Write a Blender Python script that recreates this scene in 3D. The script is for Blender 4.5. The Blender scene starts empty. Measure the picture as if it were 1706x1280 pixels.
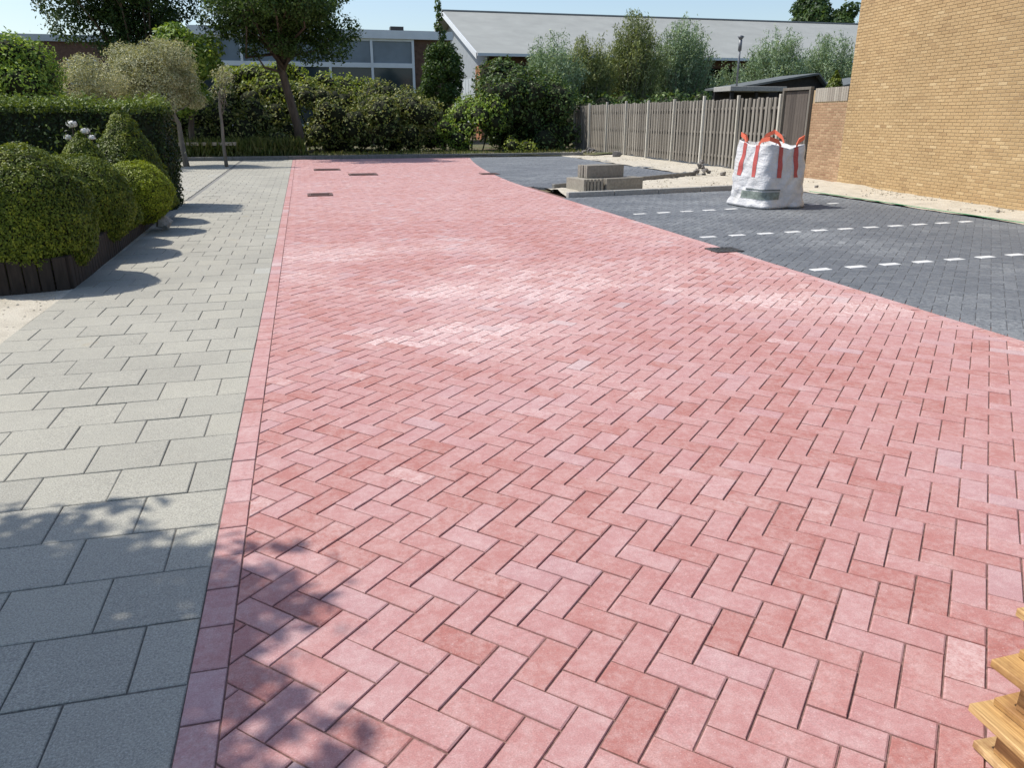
import bpy, math, random
import numpy as np
from math import radians as R, sin, cos, pi, sqrt
rng = np.random.default_rng(7); random.seed(7)
S = bpy.context.scene; COL = S.collection

# ------------------------------------------------------------------ camera, sky, sun, exposure
CAMH = 1.505; PITCH = R(19.143); YAW = R(14.502)
cd = bpy.data.cameras.new('camera'); cam = bpy.data.objects.new('camera', cd); COL.objects.link(cam)
cam.location = (0, 0, CAMH); cam.rotation_euler = (pi/2-PITCH, 0, -YAW)
cd.sensor_fit = 'HORIZONTAL'; cd.sensor_width = 36; cd.lens = 1282/1706*36; cd.clip_start = .05; cd.clip_end = 2000
S.camera = cam
SUN_EL = R(55); SUN_DIR = np.array([-.899, .438, 0.]); SUN_DIR /= np.linalg.norm(SUN_DIR)
tosun = np.array([SUN_DIR[0]*cos(SUN_EL), SUN_DIR[1]*cos(SUN_EL), sin(SUN_EL)])
W = bpy.data.worlds.new('World'); S.world = W; W.use_nodes = True
wn = W.node_tree.nodes; bg = wn['Background']; bg.inputs[1].default_value = .14
sky = wn.new('ShaderNodeTexSky'); sky.sky_type = 'NISHITA'; sky.sun_disc = False
sky.sun_elevation = SUN_EL; sky.sun_rotation = math.atan2(tosun[0], tosun[1]); sky.air_density = 1.0; sky.dust_density = 1.2; sky.ozone_density = 1.6
W.node_tree.links.new(sky.outputs[0], bg.inputs[0])
sl = bpy.data.lights.new('sun', 'SUN'); sl.energy = 4.05; sl.angle = R(.53); sl.color = (1, .95, .87)
sun = bpy.data.objects.new('sun', sl); COL.objects.link(sun); sun.location = (-20, 5, 30)
from mathutils import Vector, Matrix
sun.rotation_euler = Vector(tosun).to_track_quat('Z', 'Y').to_euler()
S.view_settings.view_transform = 'Standard'; S.view_settings.look = 'None'
S.view_settings.exposure = .25; S.view_settings.gamma = 1

# ------------------------------------------------------------------ helpers
def mat(name, fn):
    m = bpy.data.materials.new(name); m.use_nodes = True
    nt = m.node_tree; b = nt.nodes['Principled BSDF']; fn(NT(nt), b); return m
class NT:
    def __init__(s, nt): s.t = nt
    def n(s, typ, **k):
        x = s.t.nodes.new('ShaderNode'+typ)
        for a, v in k.items(): setattr(x, a, v)
        return x
    def l(s, a, b): s.t.links.new(a, b)
    def pos(s, sc=(1, 1, 1)):
        g = s.n('NewGeometry'); m = s.n('Mapping'); m.inputs[3].default_value = sc; s.l(g.outputs['Position'], m.inputs[0]); return m.outputs[0]
    def noise(s, scale, detail=3, rough=.55, vec=None, sc=(1, 1, 1)):
        x = s.n('TexNoise'); x.inputs['Scale'].default_value = scale; x.inputs['Detail'].default_value = detail; x.inputs['Roughness'].default_value = rough
        s.l(vec if vec is not None else s.pos(sc), x.inputs['Vector']); return x.outputs['Fac']
    def ramp(s, fac, stops, interp='LINEAR'):
        x = s.n('ValToRGB'); cr = x.color_ramp; cr.interpolation = interp
        while len(cr.elements) < len(stops): cr.elements.new(.5)
        for e, (p, c) in zip(cr.elements, stops):
            e.position = p; e.color = (*c, 1) if len(c) == 3 else c
        s.l(fac, x.inputs[0]); return x.outputs[0]
    def gray(s, fac, a, b, lo=0., hi=1.):
        x = s.n('MapRange'); x.inputs[1].default_value = a; x.inputs[2].default_value = b; x.inputs[3].default_value = lo; x.inputs[4].default_value = hi
        s.l(fac, x.inputs[0]); return x.outputs[0]
    def mix(s, fac, a, b, mode='MIX'):
        x = s.n('Mix', data_type='RGBA', blend_type=mode)
        for v, k in ((fac, 0), (a, 6), (b, 7)):
            if isinstance(v, (int, float)): x.inputs[k].default_value = v
            elif isinstance(v, tuple): x.inputs[k].default_value = (*v, 1)
            else: s.l(v, x.inputs[k])
        return x.outputs[2]
    def math(s, op, a, b=0.):
        x = s.n('Math', operation=op)
        for v, k in ((a, 0), (b, 1)):
            if isinstance(v, (int, float)): x.inputs[k].default_value = v
            else: s.l(v, x.inputs[k])
        return x.outputs[0]
    def attr(s, name):   # piece property: mesh attribute on joined pieces, object property on single ones
        a = s.n('Attribute', attribute_name=name); b = s.n('Attribute', attribute_name=name, attribute_type='OBJECT')
        return s.math('ADD', a.outputs['Fac'], b.outputs['Fac'])
    def bump(s, h, b, strength=.3, dist=.01):
        x = s.n('Bump'); x.inputs['Strength'].default_value = strength; x.inputs['Distance'].default_value = dist
        s.l(h, x.inputs['Height']); s.l(x.outputs[0], b.inputs['Normal'])

class MB:
    """collects polygons, with up to two numbers per polygon"""
    def __init__(s): s.v = []; s.f = []; s.tone = []; s.dust = []
    def add(s, vs, fs, tone=0., dust=0.):
        o = len(s.v); s.v += [tuple(map(float, v)) for v in vs]; s.f += [tuple(i+o for i in f) for f in fs]
        s.tone += [tone]*len(fs); s.dust += [dust]*len(fs)
    def box(s, x0, x1, y0, y1, z0, z1, **k):
        s.add([(x0,y0,z0),(x1,y0,z0),(x1,y1,z0),(x0,y1,z0),(x0,y0,z1),(x1,y0,z1),(x1,y1,z1),(x0,y1,z1)],
              [(0,3,2,1),(4,5,6,7),(0,1,5,4),(1,2,6,5),(2,3,7,6),(3,0,4,7)], **k)
    def bbox(s, x0, x1, y0, y1, z0, z1, b=.004, **k):  # box with chamfered edges
        vs = []; 
        for z, i in ((z0, b), (z0+b, 0), (z1-b, 0), (z1, b)):
            x0_, x1_, y0_, y1_ = x0+i, x1-i, y0+i, y1-i
            c = b if i == 0 else 0
            vs += [(x0_+c,y0_,z),(x1_-c,y0_,z),(x1_,y0_+c,z),(x1_,y1_-c,z),(x1_-c,y1_,z),(x0_+c,y1_,z),(x0_,y1_-c,z),(x0_,y0_+c,z)] if c else \
                  [(x0_,y0_,z),(x1_,y0_,z),(x1_,y0_,z),(x1_,y1_,z),(x1_,y1_,z),(x0_,y1_,z),(x0_,y1_,z),(x0_,y0_,z)]
        fs = [tuple(range(7,-1,-1)), tuple(range(24,32))]
        for r in range(3):
            for i in range(8): fs.append((r*8+i, r*8+(i+1)%8, r*8+8+(i+1)%8, r*8+8+i))
        s.add(vs, fs, **k)
    def prism(s, poly, z0, z1, inset=.0035, **k):
        """paving piece: convex outline, chamfered top"""
        n = len(poly); P = np.array(poly, float); c = P.mean(0)
        d = P-c; L = np.linalg.norm(d, axis=1, keepdims=True)+1e-9
        T = c+d*np.maximum(.3, (L-inset*1.42)/L)
        vs = [(*p, z0) for p in P]+[(*p, z1-inset*.8) for p in P]+[(*p, z1) for p in T]
        fs = [tuple(2*n+i for i in range(n))]
        for i in range(n):
            j = (i+1) % n; fs += [(i, j, n+j, n+i), (n+i, n+j, 2*n+j, 2*n+i)]
        s.add(vs, fs, **k)
    def tube(s, pts, rad, sides=8, cap=True, **k):
        pts = [np.array(p, float) for p in pts]; vs = []; n = len(pts)
        if not hasattr(rad, '__len__'): rad = [rad]*n
        for i, p in enumerate(pts):
            t = pts[min(i+1, n-1)]-pts[max(i-1, 0)]; t /= np.linalg.norm(t)+1e-9
            a = np.cross(t, (0, 0, 1) if abs(t[2]) < .9 else (1, 0, 0)); a /= np.linalg.norm(a); b = np.cross(t, a)
            for q in range(sides): vs.append(p+rad[i]*(a*cos(2*pi*q/sides)+b*sin(2*pi*q/sides)))
        fs = []
        for i in range(n-1):
            for q in range(sides): fs.append((i*sides+q, i*sides+(q+1) % sides, (i+1)*sides+(q+1) % sides, (i+1)*sides+q))
        if cap: fs += [tuple(range(sides-1, -1, -1)), tuple((n-1)*sides+q for q in range(sides))]
        s.add(vs, fs, **k)
    def ellipsoid(s, c, r, seg=12, rings=8, jit=0, **k):
        vs = [(c[0], c[1], c[2]+r[2])]
        for i in range(1, rings):
            a = pi*i/rings
            for q in range(seg):
                b = 2*pi*q/seg; j = 1+random.uniform(-jit, jit)
                vs.append((c[0]+r[0]*sin(a)*cos(b)*j, c[1]+r[1]*sin(a)*sin(b)*j, c[2]+r[2]*cos(a)*j))
        vs.append((c[0], c[1], c[2]-r[2])); L = len(vs)-1; fs = []
        for q in range(seg):
            fs.append((0, 1+q, 1+(q+1) % seg)); fs.append((L, L-seg+(q+1) % seg, L-seg+q))
            for i in range(rings-2): fs.append((1+i*seg+q, 1+(i+1)*seg+q, 1+(i+1)*seg+(q+1) % seg, 1+i*seg+(q+1) % seg))
        s.add(vs, fs, **k)
    def mesh(s, name, m=None, smooth=False):
        me = bpy.data.meshes.new(name); me.from_pydata(s.v, [], s.f)
        if any(s.tone): me.attributes.new('tone', 'FLOAT', 'FACE').data.foreach_set('value', s.tone)
        if any(s.dust): me.attributes.new('dust', 'FLOAT', 'FACE').data.foreach_set('value', s.dust)
        if m: me.materials.append(m)
        if smooth: me.polygons.foreach_set('use_smooth', [True]*len(s.f))
        me.update(); return me
    def build(s, name, m, parent=None, smooth=False, loc=None, rz=0):
        return link(name, s.mesh(name, m, smooth), parent, loc, rz)
def link(name, me, parent=None, loc=None, rz=0):
    o = bpy.data.objects.new(name, me); COL.objects.link(o)
    if parent: o.parent = parent
    if loc is not None: o.location = loc
    if rz: o.rotation_euler = (0, 0, rz)
    return o
def thing(name, label, cat, loc=(0, 0, 0), rz=0, group=None):
    return tag(link(name, None, None, loc, rz), label, cat, group)
def tag(o, label=None, cat=None, group=None, kind=None):
    if label: o['label'] = label
    if cat: o['category'] = cat
    if group: o['group'] = group
    if kind: o['kind'] = kind
    return o
def struct(o, label=None): o['kind'] = 'structure'; return tag(o, label)
def clip(poly, nx, ny, d):   # keep nx*x+ny*y <= d
    out = []
    for i, p in enumerate(poly):
        q = poly[(i+1) % len(poly)]; a = nx*p[0]+ny*p[1]-d; b = nx*q[0]+ny*q[1]-d
        if a <= 0: out.append(p)
        if a*b < 0: t = a/(a-b); out.append((p[0]+t*(q[0]-p[0]), p[1]+t*(q[1]-p[1])))
    return out
def area(poly): return .5*abs(sum(p[0]*q[1]-q[0]*p[1] for p, q in zip(poly, poly[1:]+poly[:1])))
def vnoise(x, y, sc, seed=0):   # smooth value noise 0..1
    x = x*sc; y = y*sc; xi = math.floor(x); yi = math.floor(y); fx = x-xi; fy = y-yi
    def h(a, b): return (sin(a*127.1+b*311.7+seed*74.7)*43758.5453) % 1.
    fx = fx*fx*(3-2*fx); fy = fy*fy*(3-2*fy)
    return (h(xi, yi)*(1-fx)+h(xi+1, yi)*fx)*(1-fy)+(h(xi, yi+1)*(1-fx)+h(xi+1, yi+1)*fx)*fy
_fw = np.array([sin(YAW)*cos(PITCH), cos(YAW)*cos(PITCH), -sin(PITCH)]); _r = np.array([cos(YAW), -sin(YAW), 0]); _u = np.cross(_r, _fw)
def shown(p, m=1.02):   # how near a piece in the photographed field stands (pieces nearest are built singly)
    q = np.array(p)-(0, 0, CAMH); z = q@_fw
    if z < .3: return 1e9
    if abs(q@_r/z) > .6654*m or abs(q@_u/z) > .4992*m: return 1e9
    return float(np.linalg.norm(q))

# ------------------------------------------------------------------ materials
def paving_mat(name, stops, dustcol, grain, bumpd=.0012, rough=.8, cloud=.5, speck=None):
    def f(N, b):
        tone = N.attr('tone'); dust = N.attr('dust')
        c = N.ramp(tone, stops)
        cl = N.gray(N.math('ADD', N.math('MULTIPLY', N.noise(9, 5, .62), .5), N.math('MULTIPLY', N.noise(38, 5, .7), .5)), .44, .66)
        c = N.mix(N.math('MULTIPLY', cl, cloud), c, N.mix(.5, c, dustcol))
        fine = N.noise(grain, 4, .7)
        if speck:
            g2 = N.noise(150, 3, .75); c = N.mix(N.gray(g2, .50, .62, 0, .75), c, speck); c = N.mix(N.gray(g2, .46, .36, 0, .6), c, (.56, .55, .49)); st = N.noise(2.3, 4, .6); c = N.mix(N.gray(st, .66, .76, 0, .45), c, (.36, .27, .14)); c = N.mix(1., c, N.ramp(N.noise(.9, 4, .6), [(.3, (.88, .88, .88)), (.7, (1.08, 1.08, 1.07))]), 'MULTIPLY')
        c = N.mix(1., c, N.ramp(fine, [(.3, (.72, .72, .72)), (.7, (1.18, 1.18, 1.18))]), 'MULTIPLY')
        dn = N.math('MULTIPLY', dust, N.gray(N.math('ADD', N.math('MULTIPLY', N.noise(26, 5, .7), .6), N.math('MULTIPLY', N.noise(110, 3, .7), .4)), .40, .60, .0, 1.25))
        c = N.mix(N.math('MINIMUM', dn, .92), c, dustcol)
        spots = N.gray(N.noise(120, 2, .5), .66, .72)
        c = N.mix(N.math('MULTIPLY', spots, .35), c, dustcol)
        N.l(c, b.inputs['Base Color']); b.inputs['Roughness'].default_value = rough; b.inputs['Specular IOR Level'].default_value = .35
        N.bump(fine, b, .6, bumpd)
    return mat(name, f)
M = {}
M['red'] = paving_mat('red_concrete_brick', [(0, (.385, .15, .128)), (.25, (.42, .182, .162)), (.5, (.445, .215, .202)), (.75, (.455, .235, .228)), (.92, (.45, .265, .268)), (1, (.47, .335, .33))], (.68, .535, .51), 230, cloud=.75)
M['slab'] = paving_mat('grey_washed_slab', [(0, (.318, .302, .252)), (.5, (.368, .350, .292)), (.85, (.40, .378, .308)), (1, (.43, .425, .375))], (.50, .48, .40), 260, cloud=.4, speck=(.19, .19, .185))
M['dark'] = paving_mat('anthracite_brick', [(0, (.075, .085, .10)), (.5, (.092, .102, .118)), (1, (.118, .128, .14))], (.32, .335, .34), 230)
M['white'] = paving_mat('white_marking_brick', [(0, (.66, .66, .64)), (1, (.78, .78, .76))], (.40, .40, .39), 230)
def simple(name, c, rough=.7, sc=20, var=.25, bump=0., c2=None, metal=0., sc3=(1, 1, 1), bd=.004):
    def f(N, b):
        n = N.noise(sc, 5, .6, sc=sc3)
        hi = c2 or tuple(min(1, x*(1+var)) for x in c)
        col = N.ramp(n, [(.3, tuple(x*(1-var) for x in c)), (.7, hi)])
        N.l(col, b.inputs['Base Color']); b.inputs['Roughness'].default_value = rough; b.inputs['Metallic'].default_value = metal
        b.inputs['Specular IOR Level'].default_value = .35
        if bump: N.bump(n, b, bump, bd)
    return mat(name, f)
M['joint'] = simple('dark_joint_sand', (.20, .115, .098), .95, 60, .45)
M['joint_dark'] = simple('dark_grey_joint_sand', (.10, .105, .11), .95, 60, .35)
M['joint_grey'] = simple('grey_joint_sand', (.165, .155, .135), .95, 60, .35)
def f_sand(N, b):
    n = N.noise(3.5, 6, .6); f = N.noise(90, 4, .7)
    c = N.ramp(n, [(.3, (.46, .415, .33)), (.55, (.58, .53, .43)), (.75, (.66, .615, .515))])
    c = N.mix(1., c, N.ramp(f, [(.3, (.6, .6, .6)), (.7, (1.2, 1.2, 1.2))]), 'MULTIPLY')
    N.l(c, b.inputs['Base Color']); b.inputs['Roughness'].default_value = .95; N.bump(f, b, .7, .012)
M['sand'] = mat('pale_building_sand', f_sand)
def f_ground(N, b):
    n = N.noise(.5, 6, .65); f = N.noise(14, 5, .7)
    c = N.ramp(n, [(.35, (.16, .12, .08)), (.5, (.13, .12, .06)), (.65, (.08, .11, .035))])
    c = N.mix(1., c, N.ramp(f, [(.3, (.55, .55, .55)), (.7, (1.25, 1.25, 1.25))]), 'MULTIPLY')
    N.l(c, b.inputs['Base Color']); b.inputs['Roughness'].default_value = 1; N.bump(f, b, .8, .04)
M['ground'] = mat('soil_and_grass', f_ground)
M['soil'] = simple('dark_garden_soil', (.07, .05, .035), .95, 30, .4, .8)
M['kerb'] = simple('grey_concrete', (.36, .355, .33), .85, 18, .18, .3)
M['kerbdark'] = simple('weathered_concrete', (.21, .205, .19), .85, 14, .25, .3)
M['kerbraw'] = simple('fresh_concrete_block', (.27, .25, .21), .85, 20, .2, .3)
M['iron'] = simple('rusty_cast_iron', (.17, .105, .09), .6, 60, .35, .4, metal=.3)
M['iron_grey'] = simple('dark_cast_iron', (.085, .08, .075), .55, 60, .35, .4, metal=.4)
M['edging'] = simple('dark_stained_timber', (.034, .025, .019), .8, 30, .4, .5, sc3=(1, 1, .15))
def f_wood(N, b, a=(.135, .12, .10), c_=(.30, .275, .235)):
    tone = N.attr('tone'); n = N.noise(14, 6, .65, sc=(1.5, 1.5, .12)); g = N.noise(60, 5, .6, sc=(1.5, 1.5, .05))
    c = N.ramp(N.math('ADD', N.math('MULTIPLY', tone, .5), N.math('MULTIPLY', n, .55)), [(.2, a), (.8, c_)])
    c = N.mix(1., c, N.ramp(g, [(.3, (.7, .7, .7)), (.65, (1.15, 1.15, 1.15))]), 'MULTIPLY')
    N.l(c, b.inputs['Base Color']); b.inputs['Roughness'].default_value = .85; N.bump(g, b, .5, .004)
M['fence'] = mat('weathered_grey_timber', f_wood)
M['post'] = mat('bleached_timber_post', lambda N, b: f_wood(N, b, (.45, .42, .355), (.60, .57, .50)))
M['gate'] = mat('brown_grey_timber', lambda N, b: f_wood(N, b, (.055, .043, .036), (.115, .095, .08)))
def f_pine(N, b):
    tone = N.attr('tone'); n = N.noise(7, 6, .6, sc=(3, .25, 3)); g = N.noise(60, 5, .7, sc=(3, .12, 3)); st = N.noise(9, 4, .6)
    c = N.ramp(N.math('ADD', N.math('MULTIPLY', tone, .55), N.math('MULTIPLY', n, .55)), [(.3, (.38, .20, .07)), (.5, (.52, .32, .12)), (.8, (.64, .46, .23))])
    c = N.mix(1., c, N.ramp(g, [(.32, (.62, .55, .48)), (.6, (1.08, 1.08, 1.08))]), 'MULTIPLY')
    c = N.mix(N.gray(st, .52, .68, 0, .75), c, (.26, .13, .05))
    N.l(c, b.inputs['Base Color']); b.inputs['Roughness'].default_value = .75; N.bump(g, b, .5, .002)
M['pine'] = mat('raw_pine_board', f_pine)
def brickwall(name, stops, mort=None):
    def f(N, b):
        c = N.ramp(N.attr('tone'), stops); n = N.noise(45, 4, .7)
        c = N.mix(1., c, N.ramp(n, [(.3, (.78, .78, .78)), (.7, (1.14, 1.14, 1.14))]), 'MULTIPLY')
        big = N.noise(.5, 5, .6); c = N.mix(1., c, N.ramp(big, [(.3, (.82, .80, .76)), (.7, (1.06, 1.04, 1.0))]), 'MULTIPLY')
        N.l(c, b.inputs['Base Color']); b.inputs['Roughness'].default_value = .85; N.bump(n, b, .6, .003)
    return mat(name, f)
M['yellow_brick'] = brickwall('ochre_facing_brick', [(0, (.38, .25, .125)), (.3, (.46, .315, .158)), (.7, (.51, .36, .188)), (1, (.60, .45, .255))])
M['mortar'] = simple('sandy_mortar', (.42, .315, .19), .95, 40, .15)
M['garden_brick'] = brickwall('brown_red_brick', [(0, (.30, .17, .10)), (.5, (.40, .255, .155)), (1, (.52, .36, .23))])
M['cap_brick'] = brickwall('grey_cap_brick', [(0, (.30, .27, .235)), (1, (.44, .41, .36))])
M['brown_brick'] = simple('dark_brown_brickwork', (.12, .07, .05), .9, 5, .3)
M['orange_brick'] = simple('orange_brickwork', (.36, .16, .08), .9, 5, .25)
M['white_paint'] = simple('white_painted_boarding', (.66, .69, .71), .5, 2, .06)
M['pale_panel'] = simple('pale_grey_panel', (.42, .46, .49), .45, 2, .08)
M['gable'] = simple('grey_boarding', (.30, .325, .345), .6, 3, .1)
M['roof'] = simple('grey_fibre_cement_roof', (.30, .31, .29), .75, .6, .1)
M['ridge'] = simple('grey_ridge_capping', (.19, .2, .2), .7, 2, .1)
M['flatroof'] = simple('grey_bitumen', (.16, .16, .16), .8, 3, .2)
M['darkroof'] = simple('dark_bitumen_roof', (.115, .125, .12), .7, 4, .25)
M['black_timber'] = simple('black_stained_boarding', (.022, .02, .019), .7, 8, .4)
def f_glass(N, b, c=(.10, .13, .155), r=.18):
    n = N.noise(.8, 3); N.l(N.ramp(n, [(.3, tuple(x*.75 for x in c)), (.7, tuple(x*1.2 for x in c))]), b.inputs['Base Color'])
    b.inputs['Roughness'].default_value = r; b.inputs['Specular IOR Level'].default_value = .5
M['blind'] = mat('window_with_grey_blind', lambda N, b: f_glass(N, b, (.16, .20, .235), .3))
M['glass'] = mat('dark_window_glass', lambda N, b: f_glass(N, b, (.035, .05, .06), .1))
def f_bag(N, b):
    n = N.noise(5, 5, .6); w = N.noise(180, 2, .5, sc=(1, 1, 1))
    c = N.ramp(n, [(.3, (.54, .54, .55)), (.7, (.68, .68, .68))]); c = N.mix(N.gray(N.noise(3.2, 5, .7), .52, .7, 0, .5), c, (.47, .44, .38)); N.l(c, b.inputs['Base Color'])
    b.inputs['Roughness'].default_value = .55; N.bump(N.math('ADD', N.noise(7, 5, .65, sc=(1, 1, 2.2)), N.math('MULTIPLY', N.noise(26, 3, .5, sc=(1, 1, .6)), .35)), b, .55, .05)
M['bag'] = mat('white_woven_polypropylene', f_bag)
M['strap'] = simple('orange_red_webbing', (.72, .16, .09), .7, 60, .15)
M['strapdark'] = simple('shaded_red_strap', (.46, .095, .085), .7, 60, .2)  # webbing of the loops made darker, shade on the bag put into its colour
M['print'] = simple('grey_green_print', (.20, .235, .21), .6, 30, .35)
M['printdark'] = simple('dark_grey_print', (.13, .15, .15), .6, 30, .3)
M['string'] = simple('green_string', (.05, .30, .13), .6, 20, .2)
M['rock'] = simple('grey_rubble_stone', (.19, .175, .16), .9, 25, .35, .6)
M['cobble'] = simple('grey_granite_cobble', (.30, .29, .27), .85, 40, .3, .5)
M['metal'] = simple('dull_grey_metal', (.19, .20, .21), .5, 10, .2, metal=.4)
M['bark'] = simple('grey_brown_bark', (.115, .09, .068), .95, 9, .4, .8, sc3=(1, 1, .2), bd=.03)
M['palebark'] = simple('pale_grey_bark', (.20, .175, .14), .95, 9, .35, .6, sc3=(1, 1, .2), bd=.02)
M['stake'] = simple('pale_timber_stake', (.42, .36, .27), .85, 20, .2, sc3=(1, 1, .1))
M['petal'] = simple('white_petal', (.80, .79, .74), .6, 30, .08)
M['core'] = simple('shaded_twigs', (.022, .026, .011), .95, 12, .4)
def leafmat(name, stops, trans=.3, rough=.5, spec=.3):
    def f(N, b):
        a = N.n('Attribute', attribute_name='tone')
        c = N.ramp(a.outputs['Fac'], stops)
        c = N.mix(1., c, N.ramp(N.noise(1.3, 3), [(.3, (.78, .8, .75)), (.7, (1.2, 1.15, 1.1))]), 'MULTIPLY')
        N.l(c, b.inputs['Base Color']); b.inputs['Roughness'].default_value = rough; b.inputs['Specular IOR Level'].default_value = spec
        t = N.n('BsdfTranslucent'); N.l(N.mix(1., c, (1.25, 1.2, .6), 'MULTIPLY'), t.inputs[0])
        x = N.n('MixShader'); x.inputs[0].default_value = trans; N.l(b.outputs[0], x.inputs[1]); N.l(t.outputs[0], x.inputs[2])
        N.l(x.outputs[0], N.t.nodes['Material Output'].inputs[0])
    return mat(name, f)
def g3(a, b, c): return [(0, a), (.5, b), (1, c)]
L = {
 'box': leafmat('boxwood_leaf', g3((.072, .113, .012), (.150, .197, .018), (.279, .307, .029)), .25),
 'yellow': leafmat('yellow_green_leaf', g3((.144, .183, .012), (.254, .321, .021), (.381, .450, .032)), .25),
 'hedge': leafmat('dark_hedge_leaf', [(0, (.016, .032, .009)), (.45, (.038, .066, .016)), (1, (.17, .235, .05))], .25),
 'olive': leafmat('silvery_olive_leaf', g3((.239, .257, .145), (.410, .418, .257), (.615, .598, .427)), .22, .6),
 'bright': leafmat('bright_green_leaf', g3((.089, .168, .030), (.178, .287, .050), (.376, .485, .109)), .35),
 'dark': leafmat('dark_tree_leaf', g3((.024, .053, .022), (.048, .092, .030), (.097, .157, .044)), .28),
 'tree': leafmat('tree_leaf', g3((.031, .061, .017), (.059, .111, .028), (.118, .188, .049)), .32),
 'bramble': leafmat('bramble_leaf', g3((.083, .123, .031), (.175, .222, .062), (.399, .389, .168)), .28),
 'weed': leafmat('lime_weed_leaf', g3((.128, .191, .029), (.237, .317, .055), (.399, .454, .109)), .35),
 'darkbush': leafmat('deep_green_bush_leaf', g3((.031, .066, .019), (.067, .122, .031), (.176, .245, .078)), .25),
 'willow': leafmat('silver_willow_leaf', g3((.140, .221, .126), (.244, .345, .213), (.448, .555, .406)), .25, .55),
 'willowy': leafmat('olive_willow_leaf', g3((.115, .154, .058), (.211, .259, .106), (.365, .413, .211)), .28, .55),
 'grass': leafmat('long_grass_blade', g3((.084, .120, .024), (.156, .192, .048), (.288, .276, .108)), .3),
}

# ------------------------------------------------------------------ foliage tools
def unit(n):
    v = rng.normal(size=(n, 3)); return v/np.linalg.norm(v, axis=1, keepdims=True)
def leaves(name, P, Nn, size, m, parent=None, aspect=.5, droop=0., along=None, tone=None):
    """leaf-shaped faces (two folded triangles each) at points P facing about Nn"""
    n = len(P); Nn = Nn/(np.linalg.norm(Nn, axis=1, keepdims=True)+1e-9)
    t = unit(n) if along is None else along+.35*unit(n)
    t[:, 2] -= droop
    t -= Nn*(t*Nn).sum(1, keepdims=True); t /= np.linalg.norm(t, axis=1, keepdims=True)+1e-9
    b = np.cross(Nn, t); s = np.asarray(size).reshape(-1, 1)*np.ones((n, 1))
    V = np.empty((n, 4, 3)); V[:, 0] = P-t*s*.5; V[:, 2] = P+t*s*.5
    V[:, 1] = P+b*s*aspect*.5+Nn*s*.1-t*s*.06; V[:, 3] = P-b*s*aspect*.5+Nn*s*.1-t*s*.06
    me = bpy.data.meshes.new(name); me.vertices.add(n*4); me.vertices.foreach_set('co', V.ravel())
    idx = (np.arange(n)[:, None]*4+np.array([0, 1, 2, 0, 2, 3])).ravel()
    me.loops.add(n*6); me.loops.foreach_set('vertex_index', idx.astype(np.int32))
    me.polygons.add(n*2); me.polygons.foreach_set('loop_start', np.arange(0, n*6, 3, dtype=np.int32)); me.polygons.foreach_set('loop_total', np.full(n*2, 3, np.int32))
    tn = rng.random(n) if tone is None else tone
    me.attributes.new('tone', 'FLOAT', 'FACE').data.foreach_set('value', np.repeat(np.clip(tn, 0.001, 1), 2))
    me.materials.append(m); me.update(calc_edges=True); return link(name, me, parent)
def clumps_leaves(C, Rr, per, cull=.7, flat=.8):
    """points and normals on the outer layers of a set of ellipsoidal clumps"""
    P = []; Nn = []
    C = np.array(C, float); Rr = np.array(Rr, float)
    for i in range(len(C)):
        k = max(8, int(per*Rr[i].mean()**2)); u = unit(k); rad = (1-.42*rng.random(k)**1.6)*(1+.13*rng.normal(size=k))
        p = C[i]+u*Rr[i]*rad[:, None]; P.append(p); Nn.append(u+.75*rng.normal(size=(k, 3))+np.array([0, 0, .45]))
    P = np.concatenate(P); Nn = np.concatenate(Nn); keep = np.ones(len(P), bool)
    for i in range(len(C)):
        keep &= ~((((P-C[i])/Rr[i])**2).sum(1) < cull**2)
    return P[keep], Nn[keep]
def fill_clumps(c, r, n, rc, squash=.8, hollow=.35, seed=0):
    """clump centres scattered through a crown"""
    g = np.random.default_rng(seed); C = []; Rr = []
    for _ in range(n):
        u = g.normal(size=3); u /= np.linalg.norm(u); k = (hollow+(1-hollow)*g.random())
        C.append(np.array(c)+u*np.array(r)*k); q = rc*g.uniform(.65, 1.25); Rr.append((q, q, q*squash))
    return C, Rr
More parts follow.
